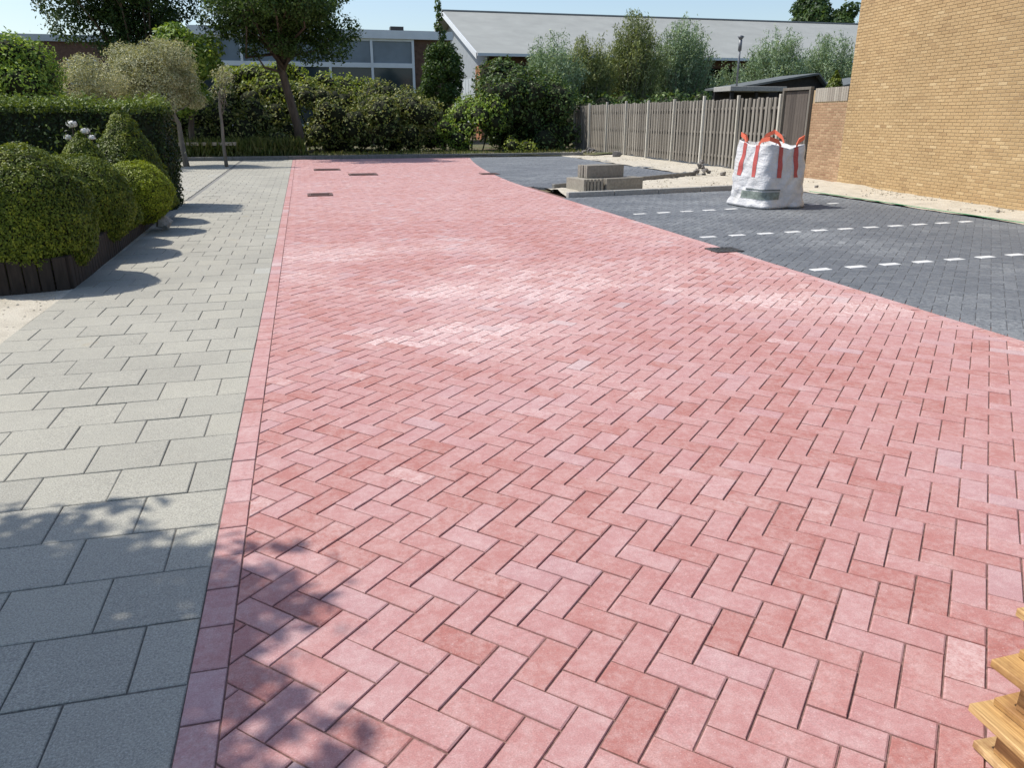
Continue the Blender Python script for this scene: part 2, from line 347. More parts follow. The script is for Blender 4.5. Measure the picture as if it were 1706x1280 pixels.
def tree(name, label, base, lean, trunk_r, crown_c, crown_r, nclump, rc, per, leaf, size, m, bark='bark', group=None, seed=1, cull=.62, aspect=.55, fork=None, sub=3, cat='tree', extra=None):
    base = np.array(base, float); t = thing(name, label, cat, tuple(base), group=group)
    cc = np.array(crown_c)-base; g = np.random.default_rng(seed)
    C, Rr = fill_clumps(cc, crown_r, nclump, rc, seed=seed)
    if extra:
        for q, rr in extra: C.append(np.array(q)-base); Rr.append((rr, rr, rr*.8))
    fork = fork if fork is not None else max(.3, cc[2]-crown_r[2]*.75); top = np.array([lean[0], lean[1], fork])
    tb = MB(); pts = [np.array([0, 0, -.1])]+[top*k+np.array([g.normal()*.03, g.normal()*.03, 0])*fork*.4 for k in (.35, .7, 1.)]+[(top+cc)/2+g.normal(size=3)*.1, cc]
    tb.tube(pts, [trunk_r*1.25, trunk_r, trunk_r*.9, trunk_r*.82, trunk_r*.6, trunk_r*.25], 9)
    tb.build('trunk', M[bark], t, True)
    bb = MB()
    for i in range(0, len(C)):
        if i % sub and len(C) > 14: continue
        a = top*g.uniform(.85, 1)+(cc-top)*g.uniform(0, .55); mid = (a+C[i])/2+g.normal(size=3)*.12*np.linalg.norm(C[i]-a)+np.array([0, 0, -.05])
        r0 = trunk_r*.38; bb.tube([a, mid, C[i]], [r0, r0*.6, r0*.2], 5)
        for _ in range(3):
            e = C[i]+unit(1)[0]*np.array(Rr[i])*.8; bb.tube([mid*.4+C[i]*.6, (C[i]+e)/2, e], [r0*.3, r0*.2, r0*.08], 4, False)
    bb.build('branches', M[bark], t, True)
    P, Nn = clumps_leaves(C, Rr, per, cull)
    leaves('crown', P, Nn, size*(.6+.8*rng.random(len(P))), m, t, aspect, .4)
    return t
def bush(name, label, base, C, Rr, per, size, m, cat='bush', group=None, core=True, cull=.8, aspect=.55, stems=4):
    base = np.array(base, float); t = thing(name, label, cat, tuple(base), group=group)
    C = [np.array(c)-base for c in C]
    P, Nn = clumps_leaves(C, Rr, per, cull); k = P[:, 2] > .02; P = P[k]; Nn = Nn[k]
    leaves('foliage', P, Nn, size*(.55+.9*rng.random(len(P))), m, t, aspect, .2)
    cb = MB()
    if core:
        for c, r in zip(C, Rr): 
            r = np.array(r)*.66; z = max(c[2], r[2]*.98); cb.ellipsoid((c[0], c[1], z), r, 9, 6, .12)
    for _ in range(stems):
        c = C[rng.integers(len(C))]; cb.tube([(c[0]*.5, c[1]*.5, -.05), (c[0]*.8, c[1]*.8, c[2]*.5), tuple(c)], [.035, .025, .008], 5)
    cb.build('inner_twigs', M['core'], t, True)
    return t
def topiary(name, label, base, prof, n, size, m, cat='shrub', lump=.03):
    """clipped shrub of revolution: prof = [(radius, height)...] from foot to tip"""
    base = np.array(base, float); t = thing(name, label, cat, tuple(base))
    pr = np.array(prof, float); seg = np.linalg.norm(np.diff(pr, axis=0), axis=1)*(pr[1:, 0]+pr[:-1, 0]+.02)
    k = rng.choice(len(seg), n, p=seg/seg.sum()); f = rng.random(n); q = pr[k]*(1-f[:, None])+pr[k+1]*f[:, None]
    d = np.diff(pr, axis=0)[k]; a = rng.random(n)*2*pi
    nn = np.stack([d[:, 1]*np.cos(a), d[:, 1]*np.sin(a), -d[:, 0]], 1); nn /= np.linalg.norm(nn, axis=1, keepdims=True)+1e-9
    P = np.stack([q[:, 0]*np.cos(a), q[:, 0]*np.sin(a), q[:, 1]], 1)
    s = base.sum()
    l1 = np.sin(P[:, 0]*9+s)*np.sin(P[:, 1]*8+2*s)*np.sin(P[:, 2]*10+s); l2 = np.sin(P[:, 0]*23+3*s)*np.sin(P[:, 1]*21+s)*np.sin(P[:, 2]*25)
    off = lump*l1+lump*.6*l2-.05*rng.random(n)**2+.007*rng.normal(size=n)
    def cell(k, sd): c_ = np.floor(P*k+.3*np.sin(P[:, [1, 2, 0]]*k*2.1)); return np.abs(np.sin(c_@np.array([12.9898, 78.233, 37.719])+sd)*43758.5453) % 1
    cl = cell(15, 1.)*.6+cell(7, 2.)*.4-.5; off = off+.022*cl
    P = P+nn*off[:, None]
    tone = np.clip(.36+.2*rng.normal(size=n)+cl*.75+l2*.12+off*2, 0, 1)
    leaves('foliage', P, nn+.42*rng.normal(size=(n, 3))+np.array([0, 0, .3]), size*(.6+.8*rng.random(n)), m, t, .6, tone=tone)
    cb = MB(); vs = []; sg = 20
    for r, z in pr: vs += [(max(.005, r-.055)*cos(2*pi*i/sg), max(.005, r-.055)*sin(2*pi*i/sg), z-(.05 if z > pr[:, 1].max()*.8 else 0)) for i in range(sg)]
    cb.add(vs, [(j*sg+i, j*sg+(i+1) % sg, (j+1)*sg+(i+1) % sg, (j+1)*sg+i) for j in range(len(pr)-1) for i in range(sg)])
    cb.build('inner_twigs', M['core'], t, True)
    st = MB(); st.tube([(0, 0, -.15), (0, 0, pr[:, 1].max()*.5)], [.035, .02], 6); st.build('stem', M['bark'], t)
    return t
def ball_prof(r, rz, zc, n=14): return [(max(.001, r*sin(pi*i/n)), zc-rz*cos(pi*i/n)) for i in range(n+1)]
def cone_prof(r, h, z0=.05, belly=.12, n=12):
    out = [(.02, z0), (r*.8, z0+.02)]
    for i in range(n+1):
        f = i/n; out.append((max(.002, r*(1-f)**.85+r*belly*sin(pi*f)), z0+.12+(h-z0-.12)*f))
    return out

# ================================================================== THE SETTING
def sheet(name, x0, x1, y0, y1, z, m, nx=1, ny=1, amp=0, sc=1.5, seed=0, edge=None):
    b = MB(); vs = []
    for j in range(ny+1):
        for i in range(nx+1):
            x = x0+(x1-x0)*i/nx; y = y0+(y1-y0)*j/ny
            if edge: x, y = edge(x, y)
            vs.append((x, y, z+amp*(vnoise(x, y, sc, seed)-.5)+amp*.5*(vnoise(x, y, sc*3.3, seed+3)-.5)))
    b.add(vs, [(j*(nx+1)+i, j*(nx+1)+i+1, (j+1)*(nx+1)+i+1, (j+1)*(nx+1)+i) for j in range(ny) for i in range(nx)])
    return b.build(name, m, None, amp > 0)
struct(sheet('ground', -600, 600, -200, 900, -.06, M['ground']))
sheet_sl = sheet('sand_strip', -14, -2.176, -2, 16, -.004, M['sand'], 60, 90, .012, 1.2, 4); struct(sheet_sl, 'pale sand left of the grey slab pavement')

XL, XB = -.44, -.335               # outer and inner side of the red edge row
def xr(y): return 4.84 if y < 17.5 else 4.84+(y-17.5)**1.6*.0226     # right side of the red road, flaring at the far end
YF = 31.05
# bed under the road
b = MB(); ys = [-2.5, 17.5]+list(np.linspace(18.5, YF, 10))
b.add([(XL, y, -.006) for y in ys]+[(xr(y)+.10, y, -.006) for y in ys], [(i, len(ys)+i, len(ys)+i+1, i+1) for i in range(len(ys)-1)])
road = struct(b.build('road', M['joint']), 'red herringbone brick road')

def pieces(parent, items, pname, restname, m, limit=300):
    """items: (outline, tone, dust, dz). The pieces nearest in view become single parts, the rest one joined part"""
    dist = [shown((*np.mean(it[0], axis=0), 0)) for it in items]
    order = np.argsort(dist); single = set(order[:limit].tolist()) if len(items) > limit else set(range(len(items)))
    single = {i for i in single if dist[i] < 1e8 or len(items) <= limit}
    rest = MB(); cache = {}
    for i, (poly, tone, dust, dz) in enumerate(items):
        if i not in single:
            rest.prism(poly, -.05, dz, tone=tone+1e-4, dust=dust); continue
        P = np.array(poly); c = P.mean(0); key = tuple(np.round((P-c).ravel(), 4))
        if key not in cache:
            q = MB(); q.prism([tuple(p) for p in P-c], -.05, 0); cache[key] = q.mesh(pname, m)
        o = link(pname, cache[key], parent, (c[0], c[1], dz)); o['tone'] = float(tone); o['dust'] = float(dust)
        o.rotation_euler = (random.gauss(0, .0032), random.gauss(0, .0032), random.gauss(0, .005))
    if rest.v: tag(rest.build(restname, m, parent), kind='stuff')

# red herringbone, laid at 45 degrees to the road
def herring(U, off, cond, region, rot=R(45), gap=.0029, tonef=None, dustf=None, clips=None, rngx=None):
    out = []; c, s = cos(rot), sin(rot)
    i0, i1, j0, j1 = rngx
    for i in range(i0, i1):
        for j in range(j0, j1):
            k = (i-j) % 4
            if k == cond: a = (i, i+2, j, j+1)
            elif k == (cond+3) % 4: a = (i, i+1, j, j+2)
            else: continue
            u0, u1, w0, w1 = a[0]*U+off[0]+gap, a[1]*U+off[0]-gap, a[2]*U+off[1]+gap, a[3]*U+off[1]-gap
            # u runs to the far right, w to the near right
            poly = [(u*c+w*s, u*s-w*c) for u, w in ((u0, w0), (u0, w1), (u1, w1), (u1, w0))]
            cx = sum(p[0] for p in poly)/4; cy = sum(p[1] for p in poly)/4
            if not region(cx, cy): continue
            full = area(poly)
            for cl in clips(cx, cy): poly = clip(poly, *cl)
            if len(poly) < 3 or area(poly) < .012*full: continue
            out.append((poly, tonef(cx, cy), dustf(cx, cy), max(-.0018, min(.0018, random.gauss(0, .0009)))))
    return out
def red_tone(x, y): return float(np.clip(.47+.2*random.gauss(0, 1)+.28*(vnoise(x, y, 1.1, 5)-.5), .02, .98))
def red_dust_and_sheen(x, y):
    n = vnoise(x, y, .75, 11)*.6+vnoise(x, y, 1.9, 12)*.4
    zone = math.exp(-((y-7.2)/2.6)**2)
    a = max(0, n-.62+.20*zone)*2.6*(.35+.65*zone) if y > 2.5 else 0
    d = .10*random.random()+a*random.uniform(.35, 1.2)
    for (px, py, rx, ry, am) in ((.9, 5.45, 1.1, .42, .75), (3.1, 7.3, 1.7, 1.0, .55), (3.9, 6.0, .9, .5, .4), (1.0, 7.0, 1.6, .8, .35), (4.0, 10.5, 1.0, 2.2, .25)):
        d += am*max(0, 1-((x-px)/rx)**2-((y-py)/ry)**2)*random.uniform(-.1, 1.25)
    if random.random() < .02: d += random.uniform(.2, .5)
    if y > 12: d += .16*random.random()+.06  # paler with distance: sheen at a grazing view put into the dust value
    return max(0., min(d, .95))
U = .1055
def road_clips(x, y):
    cl = [(-1, 0, -(XB+.002)), (0, 1, YF)]
    h = .05; s_ = (xr(y+h)-xr(y-h))/(2*h); X = xr(y)-.108
    cl.append((1, -s_, X-s_*y)); return cl
items = herring(U, (.0655, .0415), 3, lambda x, y: XB-.2 < x < xr(y)+.2 and -2.5 < y < YF+.1, tonef=red_tone, dustf=red_dust_and_sheen, clips=road_clips, rngx=(-22, 262, -222, 58))
pieces(road, items, 'brick', 'far_bricks', M['red'])
# edge rows: stretchers laid end to end
b_items = []; y = -2.4+.155
while y < YF-.2:
    b_items.append(([(XL+.002, y+.003), (XB-.003, y+.003), (XB-.003, y+.208), (XL+.002, y+.208)], red_tone(-.4, y), .06+(.45 if random.random() < .03 else .2*random.random()), random.gauss(0, .001))); y += .2115
pieces(road, b_items, 'edge_brick', 'far_edge_bricks', M['red'])
b_items = []; y = 2.
while y < YF-.2:
    a, c_ = xr(y)-.104, xr(y+.21)-.104
    b_items.append(([(a, y+.003), (a+.102, y+.003), (c_+.102, y+.208), (c_, y+.208)], red_tone(4.9, y), .15+.25*random.random(), random.gauss(0, .001))); y += .2115
pieces(road, b_items, 'side_brick', 'far_side_bricks', M['red'])

# grey slab pavement
b = MB(); b.add([(-2.182, -2.5, -.0055), (XL, -2.5, -.0055), (XL, YF, -.0055), (-2.182, YF, -.0055)], [(0, 1, 2, 3)])
pav = struct(b.build('pavement', M['joint_grey']), 'pavement of pale grey slabs in half bond left of the red road')
SP = .3115; PX = .3164; it = []
r0 = int((-2.5-2.873)/SP)
for r in range(r0, int((YF-2.873)/SP)+1):
    y0 = 2.873+r*SP; y1 = min(y0+SP, YF)
    cuts = [XL]+[XL-PX/2-PX*k for k in range(6)] if r % 2 else [XL-PX*k for k in range(6)]+[XL-PX*5.5]
    for a, c_ in zip(cuts, cuts[1:]):
        half = abs(a-c_) < .2
        tn = np.clip(.45+.17*random.gauss(0, 1)+(.3 if half and random.random() < .45 else 0)-.0, .02, 1)
        it.append(([(c_+.0026, y0+.0038), (a-.0026, y0+.0038), (a-.0026, y1-.0038), (c_+.0026, y1-.0038)], float(tn), .05+.22*max(0, vnoise(a, y0, .5, 8)-.3)+.05*random.random(), random.gauss(0, .0011)))
pieces(pav, it, 'slab', 'far_slabs', M['slab'])
# slabs of the drive beyond the hedge
b = MB(); b.add([(-6.5, 15.9, -.009), (-2.27, 15.9, -.009), (-2.27, YF, -.009), (-6.5, YF, -.009)], [(0, 1, 2, 3)])
drv = struct(b.build('driveway', M['joint_grey']), 'pale slab drive beyond the hedge')
it = []
for r in range(int((YF-15.9)/.3)):
    for q in range(15):
        x0 = -2.28-.3*(q+1)+(.15 if r % 2 else 0); x1 = min(x0+.293, -2.275)
        it.append(([(max(x0, -6.5), 15.9+r*.3), (x1, 15.9+r*.3), (x1, 16.193+r*.3), (max(x0, -6.5), 16.193+r*.3)], float(np.clip(.6+.2*random.gauss(0, 1), .02, 1)), .2, random.gauss(0, .001)))
pieces(drv, it, 'slab', 'far_slabs', M['slab'])
b = MB(); b.add([(-2.27, 15.9, -.012), (-2.182, 15.9, -.012), (-2.182, YF, -.012), (-2.27, YF, -.012)], [(0, 1, 2, 3)])
struct(b.build('gutter_gap', M['kerbdark']), 'narrow dark gap between pavement and drive')

# dark parking bays
XP = 10.2
def dark_tone(x, y): return float(np.clip(.45+.22*random.gauss(0, 1)+.3*(vnoise(x, y, .8, 21)-.5), .02, 1))
def dark_dust(x, y):
    n = vnoise(x, y, .9, 31)*.55+vnoise(x*.6, y, 2.6, 32)*.45
    d = .10+max(0, n-.47)*1.25*random.uniform(.3, 1.3)+.08*random.random()+.22*max(0, 1-((x-5.2)/1.1)**2-((y-4.6)/1.5)**2)+(.25*max(0, (y-20)/8) if y > 20 else 0)
    d += .12*max(0, 1-abs(x-XP)/.8)
    return min(d, .8)
def kerb1(x): return 14.80+(x-5.0)*.165          # near kerb of the planting strip
def kerb2(x): return 16.85+(x-5.3)*.60           # its far kerb
def bay(name, region, ylim, label, clips, rngx):
    b = MB(); b.add([(*p, -.003) for p in ylim], [tuple(range(len(ylim)))])
    o = struct(b.build(name, M['joint_dark']), label)
    its = herring(.1055, (.02, .05), 1, region, R(45), tonef=dark_tone, dustf=dark_dust, clips=clips, rngx=rngx)
    pieces(o, its, 'brick', 'far_bricks', M['dark']); return o
near_bay = bay('parking_bay', lambda x, y: 4.7 < x < XP+.15 and 0 < y < kerb1(x), [(4.945, 0), (XP, 0), (XP, kerb1(XP)), (4.945, kerb1(4.945))], 'dark grey brick parking bays with white dashes',
    lambda x, y: [(-1, 0, -4.846), (1, 0, XP), (-.165, 1, 14.79-5*.165)], (30, 185, -75, 75))
def far_clips(x, y):
    cl = [(1, 0, XP+.5), (0, 1, YF), (.60, -1, -(16.87-5.3*.60))]
    s_ = (xr(y+.05)-xr(y-.05))/.1; X = xr(y)+.004; cl.append((-1, s_, -(X-s_*y))); return cl
far_bay = bay('parking_bay', lambda x, y: xr(y)-.05 < x < XP+.55 and kerb2(x)-.05 < y < YF+.05, [(5.2, kerb2(5.2)), (10.7, kerb2(10.7)), (10.7, YF), (xr(YF)+.1, YF), (xr(26)+.1, 26), (xr(22)+.1, 22)],
    'dark grey brick parking beyond the planting strip', far_clips, (150, 285, -190, -40))
# white marking bricks, three dashed lines
for (x0, y0, sl_, n) in ((5.12, 6.92, .084, 12), (5.10, 9.31, .100, 12), (5.26, 11.93, .150, 12)):
    for k in range(n):
        x = x0+.456*k; y = y0+(x-x0)*sl_
        if x > 9.75: break
        if abs(x-7.95) < .55 and abs(y-12.5) < .4: continue
        q = MB(); q.prism([(-.112, -.05), (.112, -.05), (.112, .05), (-.112, .05)], -.04, 0); o = q.build('white_brick', M['white'], near_bay, loc=(x, y, .0042), rz=math.atan(sl_)); o['tone'] = random.random(); o['dust'] = .1+.3*random.random()
# sand to the right: along house, fence and the strip between the kerbs
struct(sheet('sand_strip', XP+.005, 14, -1, 40, .012, M['sand'], 30, 260, .05, 1.1, 6), 'pale sand along the house and the fence')
b = MB(); vs = []; n = 34
for i in range(n+1):
    x = 4.98+(XP-4.98)*i/n
    for j in range(9):
        f = j/8; y = kerb1(x)+.02+(kerb2(x)-kerb1(x)-.03)*f
        vs.append((x, y, -.02+.09*sin(pi*f)*(.4+vnoise(x, y, 1.6, 9))+.05*(vnoise(x, y, 5, 2)-.5)))
b.add(vs, [(i*9+j, i*9+9+j, i*9+10+j, i*9+j+1) for i in range(n) for j in range(8)])
struct(b.build('planting_strip', M['sand'], None, True), 'unfinished sandy strip between the parking bays')
# verge behind the far kerb
struct(sheet('verge', -14, 14, YF+.3, 40, .03, M['ground'], 60, 24, .12, .9, 13), 'soil and weeds under the shrubs')

# ------------------------------------------------------------------ kerbs
def kerb_row(name, label, p0, p1, h, w, z, m, piece=1.0, group=None):
    p0 = np.array(p0, float); p1 = np.array(p1, float); d = p1-p0; Ln = np.linalg.norm(d); n = max(1, round(Ln/piece)); a = math.atan2(d[1], d[0])
    t = thing(name, label, 'kerb', (p0[0], p0[1], 0), a, group)
    q = MB(); q.bbox(.004, Ln/n-.004, 0, w, -.1, h, .008); me = q.mesh('kerb_stone', m)
    for k in range(n): link('kerb_stone', me, t, (k*Ln/n, 0, z+random.gauss(0, .002)))
    return t
kerb_row('kerb', 'long grey kerb closing the far end of the road below the shrubs', (-6.5, YF+.02), (11.2, YF+.45), .13, .14, 0, M['kerbdark'])
kerb_row('kerb', 'pale concrete kerb between the near parking bay and the sandy strip', (4.98, kerb1(4.98)), (XP, kerb1(XP)), .10, .11, 0, M['kerb'])
kerb_row('kerb', 'dark low kerb on the far side of the sandy strip', (5.3, kerb2(5.3)-.10), (10.3, kerb2(10.3)-.10), .10, .08, 0, M['kerbdark'])

# ------------------------------------------------------------------ covers in the paving
def manhole(x, y, w, d, label, m, rz=0, name='manhole_cover'):
    t = thing(name, label, 'manhole cover', (x, y, .004), rz)
    q = MB(); q.box(-w/2, w/2, -d/2, -d/2+.045, -.03, .014); q.box(-w/2, w/2, d/2-.045, d/2, -.03, .014); q.box(-w/2, -w/2+.045, -d/2+.045, d/2-.045, -.03, .014); q.box(w/2-.045, w/2, -d/2+.045, d/2-.045, -.03, .014)
    q.build('frame', m, t)
    q = MB(); q.box(-w/2+.052, w/2-.052, -d/2+.052, d/2-.052, -.03, .009)
    for i in range(5): q.box(-w/2+.07, w/2-.07, -d/2+.09+i*(d-.2)/4, -d/2+.11+i*(d-.2)/4, .0085, .0135)
    q.build('lid', m, t); return t
manhole(.62, 24.7, .78, .7, 'rusty square cover farthest away in the red road', M['iron'])
manhole(1.52, 22.35, .78, .7, 'rusty square cover farther right, middle of the three left ones', M['iron'])
manhole(.24, 16.6, .5, .55, 'small rusty cover nearest the grey pavement in the red road', M['iron'])
manhole(4.95, 21.7, .5, .45, 'cover at the right side of the red road near the far parking', M['iron'])
t = thing('gully_grate', 'dark cast iron gully grate at the join of red road and parking', 'drain', (4.76, 8.28, .004))
q = MB(); w, d = .36, .30; q.box(-w/2, w/2, -d/2, -d/2+.04, -.05, .010); q.box(-w/2, w/2, d/2-.04, d/2, -.05, .010); q.box(-w/2, -w/2+.04, -d/2+.04, d/2-.04, -.05, .010); q.box(w/2-.04, w/2, -d/2+.04, d/2-.04, -.05, .010); q.build('frame', M['iron_grey'], t)
q = MB(); q.box(-w/2+.04, w/2-.04, -d/2+.04, d/2-.04, -.02, .001); q.build('pit_shade', M['core'], t)  # solid near-black block below the bars, shade of the hole put into its colour
for i in range(5): q = MB(); q.box(-.012, .012, -d/2+.04, d/2-.04, .002, .009); q.build('bar', M['iron_grey'], t, loc=(-w/2+.07+i*.053, 0, 0))

# ================================================================== BUILDINGS
def wall_bricks(parent, A, B, z0, z1, m, bl=.21, bh=.05, jt=.0115, proud=.006, limit=300, offs=0, out=1):
    """stretcher bond on the face from A to B, the outside to the left of that direction when out=1"""
    A = np.array(A, float); B = np.array(B, float); d = B-A; Ln = np.linalg.norm(d); d /= Ln; nrm = np.array([-d[1], d[0]])*out; a = math.atan2(d[1], d[0])
    rows = int((z1-z0)/(bh+jt)); its = []
    for r in range(rows):
        x = -(bl+jt)/2*(r % 2)
        while x < Ln:
            x0, x1 = max(x, 0), min(x+bl, Ln)
            if x1-x0 > .03: its.append((x0, x1, z0+r*(bh+jt)))
            x += bl+jt
    dist = [shown((*(A+d*(i[0]+i[1])/2), i[2])) for i in its]; order = np.argsort(dist); single = {int(i) for i in order[:limit] if dist[i] < 1e8}
    rest = MB(); cache = {}
    for k, (x0, x1, z) in enumerate(its):
        tn = float(np.clip(.5+.18*random.gauss(0, 1), .01, 1)); pr = proud+random.gauss(0, .0008); w = x1-x0
        if k in single:
            key = round(w, 3)
            if key not in cache:
                q = MB(); y0_, y1_ = (-.02, proud) if out == 1 else (-proud, .02); q.bbox(0, w, y0_, y1_, 0, bh, .003); cache[key] = q.mesh('brick', m)
            o = link('brick', cache[key], parent, (*(A+d*x0), z), a); o['tone'] = tn
        else:
            p0 = A+d*x0; p1 = A+d*x1; f0 = p0+nrm*pr; f1 = p1+nrm*pr
            rest.add([(*p0, z), (*p1, z), (*f1, z), (*f0, z), (*p0, z+bh), (*p1, z+bh), (*f1, z+bh), (*f0, z+bh)],
                     [(0, 1, 2, 3), (7, 6, 5, 4), (2, 6, 7, 3), (0, 3, 7, 4), (1, 5, 6, 2)], tone=tn)
    if rest.v: tag(rest.build('far_bricks', m, parent), kind='stuff')
# house at the right
HA, HB = (12.40, 16.58), (11.30, 7.0)
hs = thing('brick_house', 'tall ochre yellow brick house wall at the right, windowless', 'house', (0, 0, 0))
q = MB(); e = np.array(HA)-np.array(HB); e /= np.linalg.norm(e); nin = np.array([e[1], -e[0]])
p = [np.array(HA), np.array(HB)-e*3]; p += [p[1]+nin*8, p[0]+nin*8]
q.add([(*v, -.2) for v in p]+[(*v, 5.75) for v in p], [(0, 1, 2, 3), (4, 5, 6, 7), (0, 1, 5, 4), (1, 2, 6, 5), (2, 3, 7, 6), (3, 0, 4, 7)]); q.build('wall', M['mortar'], hs)
wall_bricks(hs, HA, np.array(HB)-e*3, .0, 5.7, M['yellow_brick'], out=-1)
wall_bricks(hs, p[3], HA, .0, 5.7, M['yellow_brick'], out=-1, limit=0)
q = MB(); p2 = [p[0]-nin*.06+e*.06, p[1]-nin*.06, p[2], p[3]+e*.06]; q.add([(*v, 5.752) for v in p2]+[(*v, 5.86) for v in p2], [(0, 1, 2, 3), (4, 5, 6, 7), (0, 1, 5, 4), (1, 2, 6, 5), (2, 3, 7, 6), (3, 0, 4, 7)]); q.build('roof_edge', M['metal'], hs)
# garden wall between house and gate
GA, GB = (12.635, 18.27), (12.41, 16.60)
gw = thing('garden_wall', 'short brown brick garden wall between the house corner and the gate', 'wall')
e = np.array(GA)-np.array(GB); e /= np.linalg.norm(e); nin = np.array([e[1], -e[0]])
p = [np.array(GA), np.array(GB), np.array(GB)+nin*.2, np.array(GA)+nin*.2]
q = MB(); q.add([(*v, -.2) for v in p]+[(*v, 2.15) for v in p], [(0, 1, 2, 3), (4, 5, 6, 7), (0, 1, 5, 4), (1, 2, 6, 5), (2, 3, 7, 6), (3, 0, 4, 7)]); q.build('core_wall', M['mortar'], gw)
wall_bricks(gw, GA, GB, .0, 1.86, M['garden_brick'], out=-1)
q = MB(); 
for k in range(15):   # rollag of upright grey cap bricks
    s_ = GB+e*(k*.105+.004); s2 = GB+e*(k*.105+.098)
    b = MB(); c = [s_-nin*.02, s2-nin*.02, s2+nin*.22, s_+nin*.22]; b.add([(*v, 1.87) for v in c]+[(*v, 2.19) for v in c], [(3, 2, 1, 0), (4, 5, 6, 7), (0, 1, 5, 4), (1, 2, 6, 5), (2, 3, 7, 6), (3, 0, 4, 7)], tone=random.random()); b.build('cap_brick', M['cap_brick'], gw)

# ------------------------------------------------------------------ fence and gate
FA = np.array([12.66, 19.62]); FB = np.array([12.92, 37.6]); fd = FB-FA; FL = np.linalg.norm(fd); fd /= FL; fa = math.atan2(fd[1], fd[0])
fn = thing('board_fence', 'long weathered grey timber fence of upright boards with pale posts', 'fence', (*FA, 0), fa)
q = MB(); q.bbox(-.058, .058, -.011, .011, .06, 2.02, .003); me_b = q.mesh('board', M['fence'])
q = MB(); q.bbox(-.038, .038, -.04, .04, -.2, 2.12, .006); me_p = q.mesh('post', M['post'])
q = MB(); q.bbox(0, 2.24, -.03, .03, -.035, .035, .004); me_r = q.mesh('rail', M['fence'])
nb = 10; k = 0
for pnl in range(8):
    x0 = pnl*2.245
    o = link('post', me_p, fn, (x0, .075, random.uniform(-.03, .05))); o['tone'] = random.random()
    o.rotation_euler = (random.gauss(0, .006), random.gauss(0, .008), 0)
    for z in (.35, 1.05, 1.75): link('rail', me_r, fn, (x0, -.008, z))
    for i in range(nb):
        o = link('board', me_b, fn, (x0+.11+i*.2245, .036, random.gauss(0, .012))); o['tone'] = random.random()*.9+.1; o.rotation_euler = (0, random.gauss(0, .006), 0)
        o = link('board', me_b, fn, (x0+.222+i*.2245, -.052, random.gauss(0, .012))); o['tone'] = random.random()*.8
o = link('post', me_p, fn, (8*2.245, .075, 0)); o['tone'] = .5
# gate
ga = np.array([12.635, 18.30]); gt = thing('timber_gate', 'taller dark board gate between the fence and the garden wall', 'gate', (*ga, 0), math.atan2(FA[1]-ga[1], FA[0]-ga[0]))
q = MB(); q.bbox(-.04, .04, -.05, .05, -.2, 2.17, .006); me = q.mesh('post', M['fence']); link('post', me, gt, (.04, .03, 0)); link('post', me, gt, (1.25, .03, 0))
q = MB(); q.bbox(0, 1.29, -.05, .05, 2.17, 2.24, .006); q.build('lintel', M['fence'], gt, loc=(0, .03, 0))
q = MB(); q.bbox(-.06, .06, -.012, .012, .06, 2.15, .003); me = q.mesh('board', M['gate'])
for i in range(9): o = link('board', me, gt, (.145+i*.125, .005, 0)); o['tone'] = random.random()
for z in (.4, 1.9): q = MB(); q.bbox(.09, 1.2, -.06, -.01, z, z+.09, .003); q.build('ledge', M['gate'], gt)
q = MB(); q.tube([(1.1, .02, 1.05), (1.1, .07, 1.05), (.98, .07, 1.05)], .01, 6); q.build('handle', M['metal'], gt)

# ------------------------------------------------------------------ sheds behind the fence
cp = thing('carport', 'low open carport with pale grey fascia showing above the fence', 'carport', (14.4, 25.6, 0))
q = MB(); q.bbox(0, 2.2, 0, 1.2, 2.36, 2.52, .01); q.build('roof', M['kerb'], cp)
for x in (.1, 1.05, 2.0):
    q = MB(); q.box(x, x+.1, .1, .2, -.1, 2.36); q.build('post', M['black_timber'], cp)
q = MB(); q.box(0, 2.2, 1.1, 1.15, 0, 2.36); q.build('back_wall', M['black_timber'], cp)
def shed(x, y, w, d, ze, za, label, apex=.8):
    t = thing('garden_shed', label, 'shed', (x, y, 0)); ax = w*apex
    q = MB(); q.add([(0, 0, -.1), (w, 0, -.1), (w, 0, ze+.0), (ax, 0, za), (0, 0, ze), (0, d, -.1), (w, d, -.1), (w, d, ze), (ax, d, za), (0, d, ze)], [(0, 1, 2, 3, 4), (9, 8, 7, 6, 5), (0, 4, 9, 5), (1, 6, 7, 2)]); q.build('wall', M['black_timber'], t)
    q = MB(); o_ = .2; th = .07; s1 = (za-ze)/ax; s2 = (za-ze)/(w-ax)
    pr = [(-o_, ze-o_*s1+.01), (ax, za+.01), (w+o_, ze-o_*s2+.01), (w+o_, ze-o_*s2+.01+th), (ax, za+.01+th), (-o_, ze-o_*s1+.01+th)]
    q.add([(a, -.25, z) for a, z in pr]+[(a, d+.25, z) for a, z in pr], [(0, 1, 4, 5), (1, 2, 3, 4), (11, 10, 7, 6), (10, 9, 8, 7), (0, 6, 7, 1), (1, 7, 8, 2), (5, 4, 10, 11), (4, 3, 9, 10), (0, 5, 11, 6), (2, 8, 9, 3)]); q.build('roof', M['darkroof'], t)
    return t
shed(15.6, 27.1, 3.6, 2.0, 2.5, 2.98, 'dark shed with long low roof slope behind the carport', .86)
shed(19.0, 26.4, 3.0, 2.2, 2.48, 2.93, 'smaller dark shed roof beside the house, right of the other shed', .80)
fl = thing('flue_pipe', 'thin grey flue pipe rising above the fence from the carport', 'flue', (15.02, 26.3, 2.5))
q = MB(); q.tube([(0, 0, 0), (0, 0, 1.45)], .035, 10); q.build('pipe', M['metal'], fl, True)
